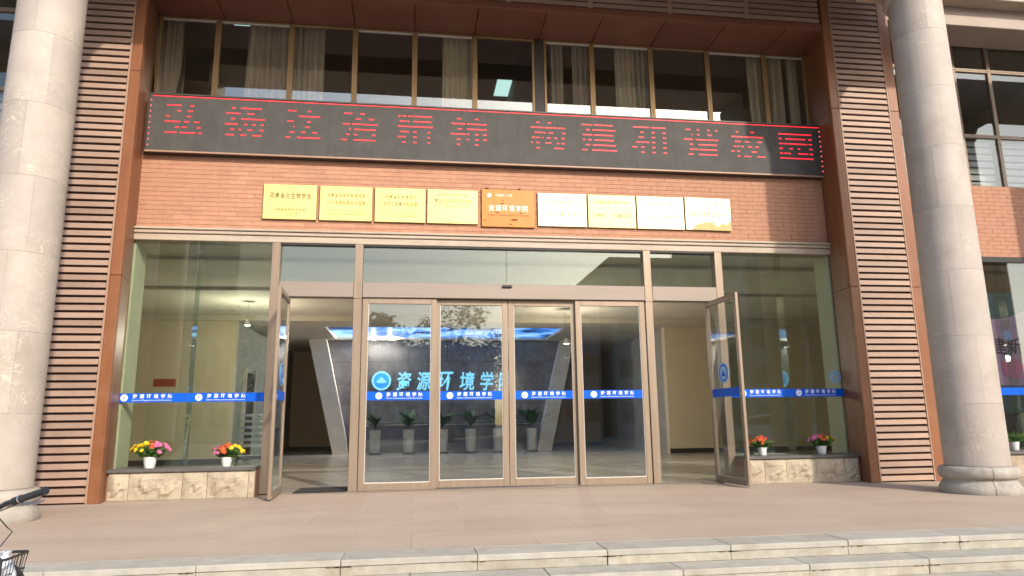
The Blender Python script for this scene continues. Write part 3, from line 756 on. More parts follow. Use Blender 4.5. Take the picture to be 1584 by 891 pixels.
for (ta, tb, ba, bb_) in ((at(478, 516, FY), tl_, at(515, 697, FY), bl_), (tr_, at(886, 520, FY), br_, at(850, 697, FY))):
    MB().prism([(edge(ta, ba, zb), zb), (edge(tb, bb_, zb) , zb), (edge(tb, bb_, zt), zt), (edge(ta, ba, zt), zt)], FY - 0.35, FY + 0.52).build('raking_band', 'white_band', fwall)
MB().cbox(bl_.x + 0.10, br_.x - 0.10, FY - 0.30, FY - 0.006, 0.0, 0.86, 0.01).build('low_plinth', 'feature_stone', fwall)
MB().cbox(bl_.x + 0.09, br_.x - 0.09, FY - 0.32, FY - 0.006, 0.862, 0.89, 0.004).build('plinth_cap', 'ceiling_trim', fwall)
# illuminated lobby sign
sg = empty('lobby_sign', (0, FY - 0.03, 1.7))
tag(sg, 'glowing blue emblem and large characters on the lobby stone wall', 'sign')
YS = FY - 0.04
def rel(o, p): o.parent = p; o.matrix_parent_inverse = Matrix.Translation(-p.location); return o
lc = at(590, 589, YS); rr = (at(605, 589, YS).x - lc.x)
rel(MB().disc((lc.x, lc.z), rr, YS, r0=rr * 0.80).build('emblem_ring', 'sign_pale'), sg)
rel(MB().disc((lc.x, lc.z), rr * 0.79, YS + 0.002).build('emblem_field', 'sign_blue'), sg)
rel(MB().prism([(lc.x - rr * .55, lc.z - rr * .12), (lc.x - rr * .2, lc.z + rr * .22), (lc.x, lc.z + rr * .42), (lc.x + rr * .2, lc.z + rr * .22), (lc.x + rr * .55, lc.z - rr * .12), (lc.x + rr * .3, lc.z - rr * .25), (lc.x - rr * .3, lc.z - rr * .25)], YS - 0.006, YS - 0.001).build('emblem_peak', 'sign_pale'), sg)
for ch, (pa, pb_) in zip('资源环境学院', ((613, 635), (644, 665), (677, 699), (710, 733), (742, 762), (771, 793))):
    a, b = at(pa, 589, YS), at(pb_, 589, YS); zt_, zb_ = at(pa, 575, YS).z, at(pa, 604, YS).z
    rel(put_text(MB(), ch, a.x, b.x, zb_, zt_, YS, 0.018, slant=0.08).build('character', 'sign_pale'), sg)

# ---- upper room behind the windows
MB().box(-12, 12, 4.6, 4.8, 4.9, 8.39).build('upper_back_wall', 'room_wall', B)
MB().box(-12, 12, 0.26, 4.6, 8.05, 8.39).build('upper_ceiling', 'room_wall', B)
MB().box(-12, 12, 0.26, 4.6, 4.88, 5.0).build('upper_floor', 'room_wall', B)
for xx in (-0.47, 0.62): MB().box(xx - 0.04, xx + 0.04, 0.36, 4.6, 5.0, 8.05).build('upper_partition', 'room_blue', B)

# ================================================================== THINGS ON THE BUILDING
# ---- LED display
led = empty('led_display', (0, -0.06, 4.87))
tag(led, 'long dark scrolling display board with red dot characters above the brick band', 'display')
LX0, LX1, LZ0, LZ1, LYF = -5.30, 5.365, 4.875, 5.785, -0.12
def lrel(o): return rel(o, led)
lrel(MB().cbox(LX0, LX1, LYF + 0.012, -0.004, LZ0, LZ1, 0.004).build('cabinet', 'led_frame'))
lrel(MB().cbox(LX0 - 0.004, LX1 + 0.004, LYF - 0.012, LYF + 0.011, LZ0 - 0.004, LZ0 + 0.022, 0.003).build('bottom_trim', 'frame_trim'))
lrel(MB().cbox(LX0 - 0.004, LX1 + 0.004, LYF - 0.012, LYF + 0.011, LZ1 - 0.016, LZ1 + 0.008, 0.003).build('top_trim', 'led_frame'))
lrel(MB().cbox(LX0 - 0.004, LX0 + 0.012, LYF - 0.012, LYF + 0.011, LZ0 + 0.023, LZ1 - 0.017, 0.003).build('end_trim', 'led_frame'))
lrel(MB().cbox(LX1 - 0.012, LX1 + 0.004, LYF - 0.012, LYF + 0.011, LZ0 + 0.023, LZ1 - 0.017, 0.003).build('end_trim', 'led_frame'))
NM = 33; MWD = (LX1 - LX0 - 0.026) / NM
mod = MB().box(-MWD / 2 + 0.0008, MWD / 2 - 0.0008, 0, 0.011, 0, LZ1 - LZ0 - 0.04).mesh('led_module')
for i in range(NM):
    lrel(link('led_module', mod, 'led_face', None, (LX0 + 0.013 + MWD * (i + 0.5), LYF + random.uniform(0, 0.0012), LZ0 + 0.022)))
yl = LYF - 0.004
m_ = MB(); xx = LX0 + 0.05
while xx < LX1 - 0.04:
    m_.box(xx, xx + 0.013, yl, yl + 0.003, LZ1 - 0.042, LZ1 - 0.028); xx += 0.0155
lrel(m_.build('border_line', 'led_red', recalc=False))
for xb in (LX0 + 0.03, LX1 - 0.03):
    m_ = MB()
    for k in range(9): m_.box(xb - 0.009, xb + 0.009, yl, yl + 0.003, LZ0 + 0.09 + k * 0.088, LZ0 + 0.112 + k * 0.088)
    lrel(m_.build('border_dots', 'led_dot', recalc=False))['kind'] = 'stuff'
pxs = [(255, 316), (348, 410), (440, 498), (527, 586), (614, 670), (697, 753), (820, 875), (899, 954), (978, 1031), (1059, 1113), (1131, 1183), (1206, 1257)]
for ch, (pa, pb_) in zip('弘扬法治精神构建和谐校园', pxs):
    yy = 186 + (pa - 255) * 0.0475
    x0 = at(pa, yy, LYF).x; x1 = at(pb_, yy, LYF).x; zc = 5.395
    v, f, bb = text_geo(ch, 0.006)
    tree = BVHTree.FromPolygons([Vector((p[0], p[1], 0)) for p in v], f)
    m_ = MB(); H = 0.53; cols = 40
    for r in range(6):
        fz = (r + 0.62) / 6.2
        z = zc - H / 2 + H * fz
        for c in range(cols):
            tx = bb[0] + (bb[1] - bb[0]) * (c + 0.5) / cols
            hit = False
            for dz in (-0.012, 0.012):
                ty = bb[2] + (bb[3] - bb[2]) * (fz + dz)
                if tree.ray_cast(Vector((tx, ty, 1)), Vector((0, 0, -1)))[0] is not None: hit = True
            if hit:
                xa = x0 + (x1 - x0) * c / cols; xb = x0 + (x1 - x0) * (c + 0.72) / cols
                m_.box(xa, xb, yl, yl + 0.003, z - 0.0105, z + 0.0105)
    if m_.v: lrel(m_.build('character', 'led_red', recalc=False))['kind'] = 'stuff'

# ---- plaques
def plaque(x0, x1, z0, z1, lines, label, mat='brass', edge_='brass_edge', tilt=0.0, group=None):
    cx_, cz_ = (x0 + x1) / 2, (z0 + z1) / 2
    e = empty('plaque', (cx_, -0.034, cz_)); e.rotation_euler = (random.uniform(-0.004, 0.004), tilt, random.uniform(-0.006, 0.006))
    tag(e, label, 'plaque', group)
    hx, hz = (x1 - x0) / 2, (z1 - z0) / 2
    MB().cbox(-hx, hx, -0.003, 0.03, -hz, hz, 0.004).build('board', edge_, e)
    MB().cbox(-hx + 0.004, hx - 0.004, -0.007, -0.0032, -hz + 0.004, hz - 0.004, 0.002).build('face', mat, e)
    for (body, a, b, u, v_, mt, bold) in lines:
        args = (MB(), body, -hx + 2 * hx * a, -hx + 2 * hx * b, hz - 2 * hz * v_, hz - 2 * hz * u, -0.0085, bold)
        (put_text(*args) if body.isascii() else put_chars(*args)).build('lettering', mt, e)
    return e
Zp0, Zp1 = 3.925, 4.468
plaque(*PLQ[0], Zp0, Zp1, [('河南省古生物学会', .11, .90, .24, .41, 'ink', .01), ('河南省科学技术协会', .20, .80, .69, .76, 'ink', .0), ('一九八八年', .36, .66, .81, .87, 'ink', .0)],
       'gold plaque with one bold line of dark characters, first in the row')
plaque(*PLQ[1], Zp0, Zp1, [('河南省非常规能源地质', .13, .87, .21, .33, 'ink_brown', .008), ('与开发国际联合实验室', .13, .87, .42, .54, 'ink_brown', .008),
       ('Henan International Joint Laboratory of', .16, .84, .69, .735, 'ink_soft', .008), ('Unconventional Energy Geology and Development', .09, .93, .79, .835, 'ink_soft', .008)],
       'gold plaque with two brown lines and the longest English text, second in the row')
plaque(*PLQ[2], Zp0, Zp1, [('河南省生物遗迹与', .20, .82, .21, .33, 'ink_soft', .008), ('成矿过程重点实验室', .16, .84, .41, .53, 'ink_soft', .008),
       ('Henan Key Laboratory of Biogenic', .20, .82, .70, .745, 'ink_soft', .008), ('Traces and Sedimentary Minerals', .20, .82, .80, .845, 'ink_soft', .008)],
       'gold plaque with two olive lines and two short English lines, third in the row')
plaque(*PLQ[3], Zp0, Zp1, [('地质资源与地质工程', .18, .80, .13, .19, 'ink_soft', .008), ('博士后科研流动站', .12, .88, .27, .41, 'ink_soft', .004), ('Postdoctoral Research Station', .15, .84, .46, .50, 'ink_soft', .008)],
       'gold plaque with all its writing in the upper half, beside the orange board')
plaque(*PLQ[4], Zp0, Zp1, [('地质资源与地质工程', .17, .88, .22, .32, 'ink_soft', .008), ('一级学科博士学位授权点', .17, .93, .57, .70, 'ink_soft', .004)],
       'pale gold plaque with two lines of text, just past the orange board', 'brass_sun_glare')
plaque(*PLQ[5], Zp0, Zp1, [('地质资源与地质工程', .16, .84, .18, .28, 'ink_soft', .008), ('河南省', .11, .37, .57, .69, 'ink_soft', .008), ('一级重点学科', .48, .92, .57, .69, 'ink_soft', .008)],
       'yellowish gold plaque with faint lettering, two places past the orange board')
plaque(*PLQ[6], Zp0, Zp1, [('地球科学与工程', .20, .76, .19, .29, 'ink_soft', .008), ('河南省', .10, .35, .57, .70, 'ink', 0), ('一级重点学科', .46, .92, .57, .70, 'ink', 0)],
       'pale gold plaque with a darker lower line split in two, next to the hill plaque', 'brass_sun_glare')
sw = plaque(*PLQ[7], Zp0, Zp1 + 0.005, [('教 育 部', .52, .86, .15, .23, 'ink_soft', .008), ('国家级实验教学示范中心', .09, .92, .41, .59, 'ink_soft', .006)],
       'gold plaque with a brown hill shape along its bottom, at the end of the row', 'brass_sun_glare', tilt=0.012)
hx, hz = (PLQ[7][1] - PLQ[7][0]) / 2, (Zp1 + 0.005 - Zp0) / 2
MB().prism([(-hx + .10, -hz + .006), (-hx + .17, -hz + .09), (-hx + .33, -hz + .135), (-hx + .47, -hz + .14), (-hx + .53, -hz + .06), (-hx + .62, -hz + .125), (-hx + .70, -hz + .10), (-hx + .74, -hz + .15), (hx - .008, -hz + .17), (hx - .008, -hz + .006)], -0.0092, -0.0075).build('tree_reflection', 'olive_reflection', sw)  # brown outline standing in for trees mirrored in the brass
ob = plaque(-0.376, 0.459, 3.893, 4.50, [('河南理工大学', .25, .58, .12, .20, 'ink_white', .004), ('资源环境学院', .12, .88, .42, .58, 'ink_white', .014), ('School of Resources & Environment', .12, .90, .655, .71, 'ink_dark', .004)],
            'worn orange board with white characters in the middle of the plaque row', 'orange_board', 'orange_edge')
hx, hz = 0.4175, 0.3035
MB().disc((-hx + 2 * hx * .14, hz - 2 * hz * .165), 0.034, -0.0085).build('emblem', 'ink_white', ob)
for (u, v_, a, b) in ((.40, .30, .022, .010), (.29, .61, .05, .012), (.73, .63, .03, .010), (.62, .80, .07, .02), (.54, .92, .03, .012), (.06, .83, .028, .012), (.38, .37, .04, .012)):
    cx_, cz_ = -hx + 2 * hx * u, hz - 2 * hz * v_
    MB().prism([(cx_ + a * math.cos(t) * random.uniform(.6, 1.1), cz_ + b * math.sin(t) * random.uniform(.5, 1.1)) for t in [k * math.pi / 5 for k in range(10)]], -0.0092, -0.0075).build('rust_mark', 'stain', ob)
for u in (.10, .71): MB().cbox(-hx + 2 * hx * u - .02, -hx + 2 * hx * u + .02, -0.02, 0.02, hz + 0.001, hz + 0.022, .004).build('hook', 'stain', ob)

# ---- curtains in the upper windows
def curtain(x0, x1, label, mat='curtain', gather=0.0, z0=5.72, z1=7.9, y=0.36, waves=None, pinch=0.0):
    n = max(24, int((x1 - x0) * 90)); wv = waves or (x1 - x0) / 0.085
    mz = 10; m_ = MB()
    xm = (x0 + x1) / 2; ph = random.uniform(0, 6)
    for side in (0, 1):
        for k in range(mz + 1):
            t = k / mz; z = z0 + (z1 - z0) * t
            sq = 1 - pinch * math.exp(-((t - 0.12) / 0.12) ** 2) + gather * (t - 0.3)
            for j in range(n + 1):
                u = j / n; x = xm + (u - 0.5) * (x1 - x0) * sq
                yy = y + 0.035 * math.sin(2 * math.pi * wv * u + ph + 0.5 * math.sin(3 * t)) + 0.012 * math.sin(2.7 * wv * u * 6.28 + ph) + side * 0.004
                m_.v.append((x, yy, z))
    N = (mz + 1) * (n + 1)
    for side in (0, 1):
        for k in range(mz):
            for j in range(n):
                a = side * N + k * (n + 1) + j; q = (a, a + 1, a + n + 2, a + n + 1); m_.f.append(q if side == 0 else q[::-1])
    o = m_.build('curtain', mat, smooth=True, recalc=False)
    tag(o, label, 'curtain', 'curtains behind the upper windows'); return o
cxs = lambda p, y=100: at(p, y, 0.42).x
curtain(cxs(242), cxs(283), 'grey beige curtain gathered and tied at the window beside the pier', pinch=0.35)
curtain(cxs(383), cxs(448), 'brown beige curtain hanging half across the window with the small tube lamp', gather=-0.15)
curtain(cxs(452), cxs(503), 'brown beige curtain with a pale edge, in the window next to the tube lamp one', gather=0.0)
curtain(cxs(684), cxs(734), 'pale beige curtain covering half the window beside the lit ceiling panel', 'curtain_pale')
curtain(cxs(850), cxs(868), 'narrow grey curtain just past the dark window post')
curtain(cxs(884), cxs(915), 'greyish curtain in the first window past the dark window post')
curtain(cxs(948), cxs(978), 'bright cream curtain standing alone in the middle of its window', 'curtain_pale', y=0.34)
curtain(cxs(980), cxs(1006), 'dim curtain beside the bright cream one')
curtain(cxs(1153), cxs(1183), 'pale curtain at the side of the window before the last', 'curtain_pale', gather=0.2)
curtain(cxs(1186), cxs(1204), 'pale curtain at the near side of the last window', 'curtain_pale')
curtain(cxs(1214), cxs(1228), 'thin cream curtain strip in the last window', 'curtain_pale')
# ceiling lamps of the upper rooms
lp = empty('ceiling_panel_lamp', (0.1, 2.4, 8.0)); tag(lp, 'lit square ceiling panel seen through an upper window', 'lamp')
c0 = atz(790, 137, 8.0)
lp.location = (c0.x, c0.y, 8.045)
MB().cbox(-0.36, 0.36, -0.40, 0.40, -0.045, 0.0, 0.004).build('frame', 'sash_rail', lp)
MB().box(-0.33, 0.33, -0.37, 0.37, -0.049, -0.046).build('diffuser', 'lamp_panel', lp)
c0 = at(375, 37, 1.5)
lp = empty('tube_lamp', (c0.x, 1.5, c0.z)); tag(lp, 'small lit tube lamp inside an upper window', 'lamp')
MB().cbox(-0.15, 0.15, -0.03, 0.05, 0.031, 0.06, 0.004).build('housing', 'sash_rail', lp)
MB().tube([(-0.14, 0, 0), (0.14, 0, 0)], 0.03, 10).build('tube', 'lamp_panel', lp)
MB().tube([(0, 0.01, 0.06), (0, 0.01, 8.06 - c0.z)], 0.006, 6).build('hanger', 'sash_rail', lp)

# ---- flowers on the sills
def chrysanth(x, label, mix, seed, y=-0.2, scale=1.0, z=0.399):
    rnd_ = random.Random(seed)
    e = empty('flower_pot', (x, y, z)); e.scale = (scale,) * 3; tag(e, label, 'flower pot', 'flower pots on the sills')
    MB().lathe([(0, 0), (0.062, 0), (0.066, 0.006), (0.082, 0.125), (0.090, 0.127), (0.090, 0.145), (0.080, 0.145), (0.078, 0.12), (0, 0.12)], 0, 0, 24).build('pot', 'white_plastic', e, smooth=True)
    MB().lathe([(0.0, 0.126), (0.0775, 0.126)], 0, 0, 16).build('soil', 'soil', e)
    lf_ = MB(); stm = MB()
    heads = []
    for i in range(54):
        a = rnd_.uniform(0, 6.283); rr_ = math.sqrt(rnd_.random()); rx = rr_ * 0.255 * math.cos(a); ry = rr_ * 0.17 * math.sin(a)
        hz_ = 0.335 - 0.10 * rr_ ** 2 + rnd_.uniform(-0.03, 0.02); heads.append((rx, ry, hz_))
    for hx_, hy_, hz_ in heads[::3]:
        stm.tube([(hx_ * 0.12, hy_ * 0.12, 0.12), (hx_ * 0.6, hy_ * 0.6, 0.22), (hx_, hy_, hz_)], 0.003, 5)
    for i in range(420):
        a = rnd_.uniform(0, 6.283); rr_ = math.sqrt(rnd_.random()); t = rnd_.random()
        c = Vector((rr_ * (0.10 + 0.14 * t) * math.cos(a), rr_ * (0.08 + 0.09 * t) * math.sin(a), 0.14 + t * 0.155 * (1 - 0.3 * rr_)))
        d = Vector((math.cos(a + rnd_.uniform(-.8, .8)), math.sin(a + rnd_.uniform(-.8, .8)), rnd_.uniform(-.3, .6))).normalized() * rnd_.uniform(0.026, 0.046)
        s_ = d.orthogonal().normalized() * d.length * 0.42; 
        lf_.quad(c - d, c + s_, c + d, c - s_)
    stm.build('stems', 'leaf', e); lf_.build('foliage', 'leaf', e, recalc=False)
    for mat, test in mix:
        m_ = MB()
        for hx_, hy_, hz_ in heads:
            if not test(hx_ / 0.255): continue
            c = Vector((hx_, hy_, hz_)); nrm = Vector((hx_ * 1.8, hy_ * 1.8 - 0.12, 0.25)).normalized(); u_ = nrm.orthogonal().normalized(); v2 = nrm.cross(u_)
            R_ = rnd_.uniform(0.026, 0.038)
            for ring, (rf, lift, n_) in enumerate(((1.0, 0.0, 9), (0.62, 0.010, 7))):
                for k in range(n_):
                    a = 6.283 * k / n_ + ring * 0.3; dr = u_ * math.cos(a) + v2 * math.sin(a); sd = nrm.cross(dr)
                    m_.quad(c + nrm * lift, c + dr * R_ * rf * 0.6 + sd * R_ * 0.26 + nrm * (lift + 0.006), c + dr * R_ * rf + nrm * (lift + 0.003), c + dr * R_ * rf * 0.6 - sd * R_ * 0.26 + nrm * (lift + 0.006))
        if m_.v: m_.build('blossoms', mat, e, recalc=False)
    return e
chrysanth(at(231, 724, -0.2).x, 'broad chrysanthemum pot, yellow and magenta, beside the pier next to the bicycle', [('petal_yellow', lambda t: t < -0.1), ('petal_red', lambda t: -0.1 <= t < 0.25), ('petal_pink', lambda t: t >= 0.25)], 3, scale=1.0)
chrysanth(at(350, 722, -0.2).x, 'chrysanthemum pot with pink, red and yellow heads, beside the open door leaf with the mat', [('petal_pink', lambda t: t < -0.35), ('petal_red', lambda t: -0.35 <= t < 0.3), ('petal_yellow', lambda t: t >= 0.3)], 5, scale=0.86)
chrysanth(at(1180, 706, -0.2).x, 'dull orange and pink flower pot behind an open door leaf', [('petal_red', lambda t: t < 0.1), ('petal_pink', lambda t: t >= 0.3)], 9, scale=0.8)
chrysanth(at(1272, 704, -0.2).x, 'pink, red and yellow flower pot in the shade of the pier', [('petal_pink', lambda t: t < -0.3), ('petal_red', lambda t: -0.3 <= t < 0.25), ('petal_yellow', lambda t: t >= 0.25)], 12, scale=0.86)
chrysanth(at(1570, 698, -0.2).x, 'leafy flower pot before the poster window with few blooms', [('petal_yellow', lambda t: t > 0.75)], 15, scale=0.9)
chrysanth(6.75, 'yellow flower pot on the sill half hidden between pier and column', [('petal_yellow', lambda t: t < 0.9)], 17, scale=1.0)

# ---- poster and its window, red notice, mat, chair
pp = empty('poster_board', (9.5, 0.5, 0.0)); tag(pp, 'dark teal display board with pink picture and black characters behind the glass', 'poster')
MB().cbox(-1.05, 1.2, 0.0, 0.04, 0.98, 3.08, 0.006).build('board', 'poster_teal', pp)
MB().prism([(-0.85, 1.45), (1.0, 1.45), (1.0, 2.8), (-0.2, 2.75), (-0.55, 2.62), (-0.9, 2.60)], -0.004, -0.001).build('picture', 'poster_print', pp)
put_text(MB(), '建新', -0.95, -0.33, 1.98, 2.28, -0.007, 0.01).build('lettering', 'gasket', pp)
MB().prism([(-0.74, 1.6), (-0.45, 1.55), (-0.36, 1.8), (-0.55, 1.95), (-0.78, 1.85)], -0.009, -0.0055).build('blossom_print', 'poster_pink', pp)
MB().cbox(-0.6, -0.54, 0.01, 0.30, 0.0, 0.98, 0.004).cbox(0.8, 0.86, 0.01, 0.30, 0.0, 0.98, 0.004).build('legs', 'black_metal', pp)
p0, p1_ = at(238, 586, LY), at(272, 598, LY)
nz_ = empty('wall_notice', ((p0.x + p1_.x) / 2, LY - 0.004, (p0.z + p1_.z) / 2)); tag(nz_, 'small red notice on the beige lobby wall', 'notice')
hw, hh = (p1_.x - p0.x) / 2, (p0.z - p1_.z) / 2
MB().cbox(-hw, hw, -0.012, 0.0, -hh, hh, 0.003).build('sheet', 'red_paper', nz_)
put_text(MB(), '文明校园', -hw * .85, hw * .8, -hh * .6, hh * .6, -0.0135).build('lettering', 'ink_dark', nz_)
mt = MB().cbox(-3.0, -2.30, -0.10, 0.62, 0.015, 0.03, 0.004).build('door_mat', 'mat_black'); tag(mt, 'black mat lying in the open doorway by the flower sill', 'mat')
for (px, py, yy, lb) in ((383, 498, 6.0, 'small lobby lamp near the corridor door, its hanging cone added to light the room'), (876, 527, 6.6, 'small lobby lamp by the raking band, its hanging cone added to light the room')):
    p = at(px, py, yy); d = empty('lobby_fill_lamp', p); tag(d, lb, 'lamp')  # cone form and hanging depth made up so these light the lobby
    MB().lathe([(0.03, 0.06), (0.075, -0.08), (0.07, -0.08), (0.025, 0.055)], 0, 0, 18).build('shade', 'white_plastic', d, smooth=True)
    MB().lathe([(0, -0.04), (0.03, -0.045), (0.045, -0.07), (0.03, -0.095), (0, -0.10)], 0, 0, 14).build('bulb', 'lamp_warm', d, smooth=True)
    MB().tube([(0, 0, 0.05), (0, 0, 3.72 - p.z)], 0.0025, 6).build('cord', 'black_metal', d)
    sl = bpy.data.lights.new('lobby_fill_light', 'POINT'); sl.energy = 52 if px < 400 else 85; sl.color = (1.0, 0.88, 0.70); sl.shadow_soft_size = 0.08  # added point light below the bulb, lifts the dark lobby
    so = bpy.data.objects.new('lobby_fill_light', sl); COL.objects.link(so); so.parent = d; so.location = (0, 0, -0.45)
ch_ = empty('slatted_chair', (at(392, 680, 1.2).x, 1.2, 0.0), 0.35); tag(ch_, 'dark chair with silver slatted back behind the side glass', 'chair')
MB().cbox(-0.23, 0.23, -0.22, 0.22, 0.43, 0.48, 0.01).build('seat', 'black_metal', ch_)
for sx_ in (-0.21, 0.21):
    MB().tube([(sx_, -0.20, 0.0), (sx_, -0.20, 0.43)], 0.013, 8).build('leg', 'silver', ch_)
    MB().tube([(sx_, 0.20, 0.0), (sx_, 0.20, 0.45), (sx_ * 0.9, 0.30, 1.12)], 0.013, 8).build('back_post', 'silver', ch_)
for k in range(6):
    t = k / 5; MB().cbox(-0.20, 0.20, 0.215 + 0.08 * t, 0.228 + 0.08 * t, 0.60 + 0.095 * k, 0.645 + 0.095 * k, 0.003).build('back_slat', 'silver', ch_)

# ---- potted plants in the lobby
def lobby_plant(px, label, seed, hgt=1.0):
    rnd_ = random.Random(seed); p = atz(px, 699, 0.0); y = FY - 0.95
    p = at(px, 690, y)
    e = empty('potted_plant', (p.x, y, 0.0)); tag(e, label, 'potted plant', 'plants along the lobby feature wall')
    MB().lathe([(0, 0.0), (0.20, 0.0), (0.20, 0.05), (0.17, 0.055), (0, 0.055)], 0, 0, 24).build('saucer', 'black_metal', e, smooth=True)
    MB().lathe([(0, 0.056), (0.145, 0.056), (0.15, 0.07), (0.175, 0.70), (0.185, 0.74), (0.165, 0.74), (0.16, 0.70), (0, 0.70)], 0, 0, 28).build('planter', 'planter_white', e, smooth=True)
    st = MB().tube([(0, 0, 0.70), (0.01, 0, 0.95)], 0.018, 6); lv = MB()
    for k in range(15):
        a = k * 2.4 + rnd_.uniform(-.3, .3); el = rnd_.uniform(0.3, 1.25); L = rnd_.uniform(0.32, 0.52) * hgt
        d = Vector((math.cos(a) * math.cos(el), math.sin(a) * math.cos(el), math.sin(el))); b0 = Vector((0, 0, 0.82 + 0.012 * k)); s_ = d.cross(Vector((0, 0, 1))).normalized()
        pts = []
        for t in (0, .3, .6, .85, 1.0):
            c = b0 + d * L * t + Vector((0, 0, -0.22 * L * t * t)); w_ = 0.075 * math.sin(math.pi * min(0.97, t * .9 + .08)) * hgt
            pts.append((c - s_ * w_, c + Vector((0, 0, -0.012)), c + s_ * w_))
        for q0, q1 in zip(pts[:-1], pts[1:]):
            lv.quad(q0[0], q0[1], q1[1], q1[0]); lv.quad(q0[1], q0[2], q1[2], q1[1])
    st.build('stem', 'leaf_dark', e); lv.build('leaves', 'leaf_dark', e, recalc=False)
    return e
wl = ['under the wall emblem', 'below the first large wall character', 'below the third wall character', 'below the fourth wall character', 'below the fifth wall character', 'beside the pale raking band']
for i, px in enumerate((580, 632, 684, 728, 771, 823)):
    lobby_plant(px, 'potted plant in a tall white planter ' + wl[i], 31 + i, 1.3 + 0.14 * (i % 3))
# lobby downlights, two small lit spots below the backlit ceiling
for px in (578, 604):
    p = at(px, 520, FY - 0.25)
    d = empty('spot_lamp', (p.x, FY - 0.25, p.z)); tag(d, 'tiny lit spot lamp above the ' + ('wall emblem' if px < 590 else 'first wall character'), 'lamp', 'spot lamps over the feature wall')
    MB().lathe([(0, 0.0), (0.05, 0.0), (0.055, 0.09), (0, 0.09)], 0, 0, 14).build('housing', 'sash_rail', d)
    MB().lathe([(0, -0.004), (0.04, -0.004), (0.04, -0.001), (0, -0.001)], 0, 0, 14).build('lens', 'lamp_warm', d)
    MB().tube([(0, 0, 0.09), (0, 0, 3.63 - p.z)], 0.01, 6).build('stem', 'sash_rail', d)
    sl = bpy.data.lights.new('spot_light', 'POINT'); sl.energy = 230; sl.color = (1.0, 0.9, 0.76); sl.shadow_soft_size = 0.05
    so = bpy.data.objects.new('spot_light', sl); COL.objects.link(so); so.parent = d; so.location = (0, 0, -0.06)

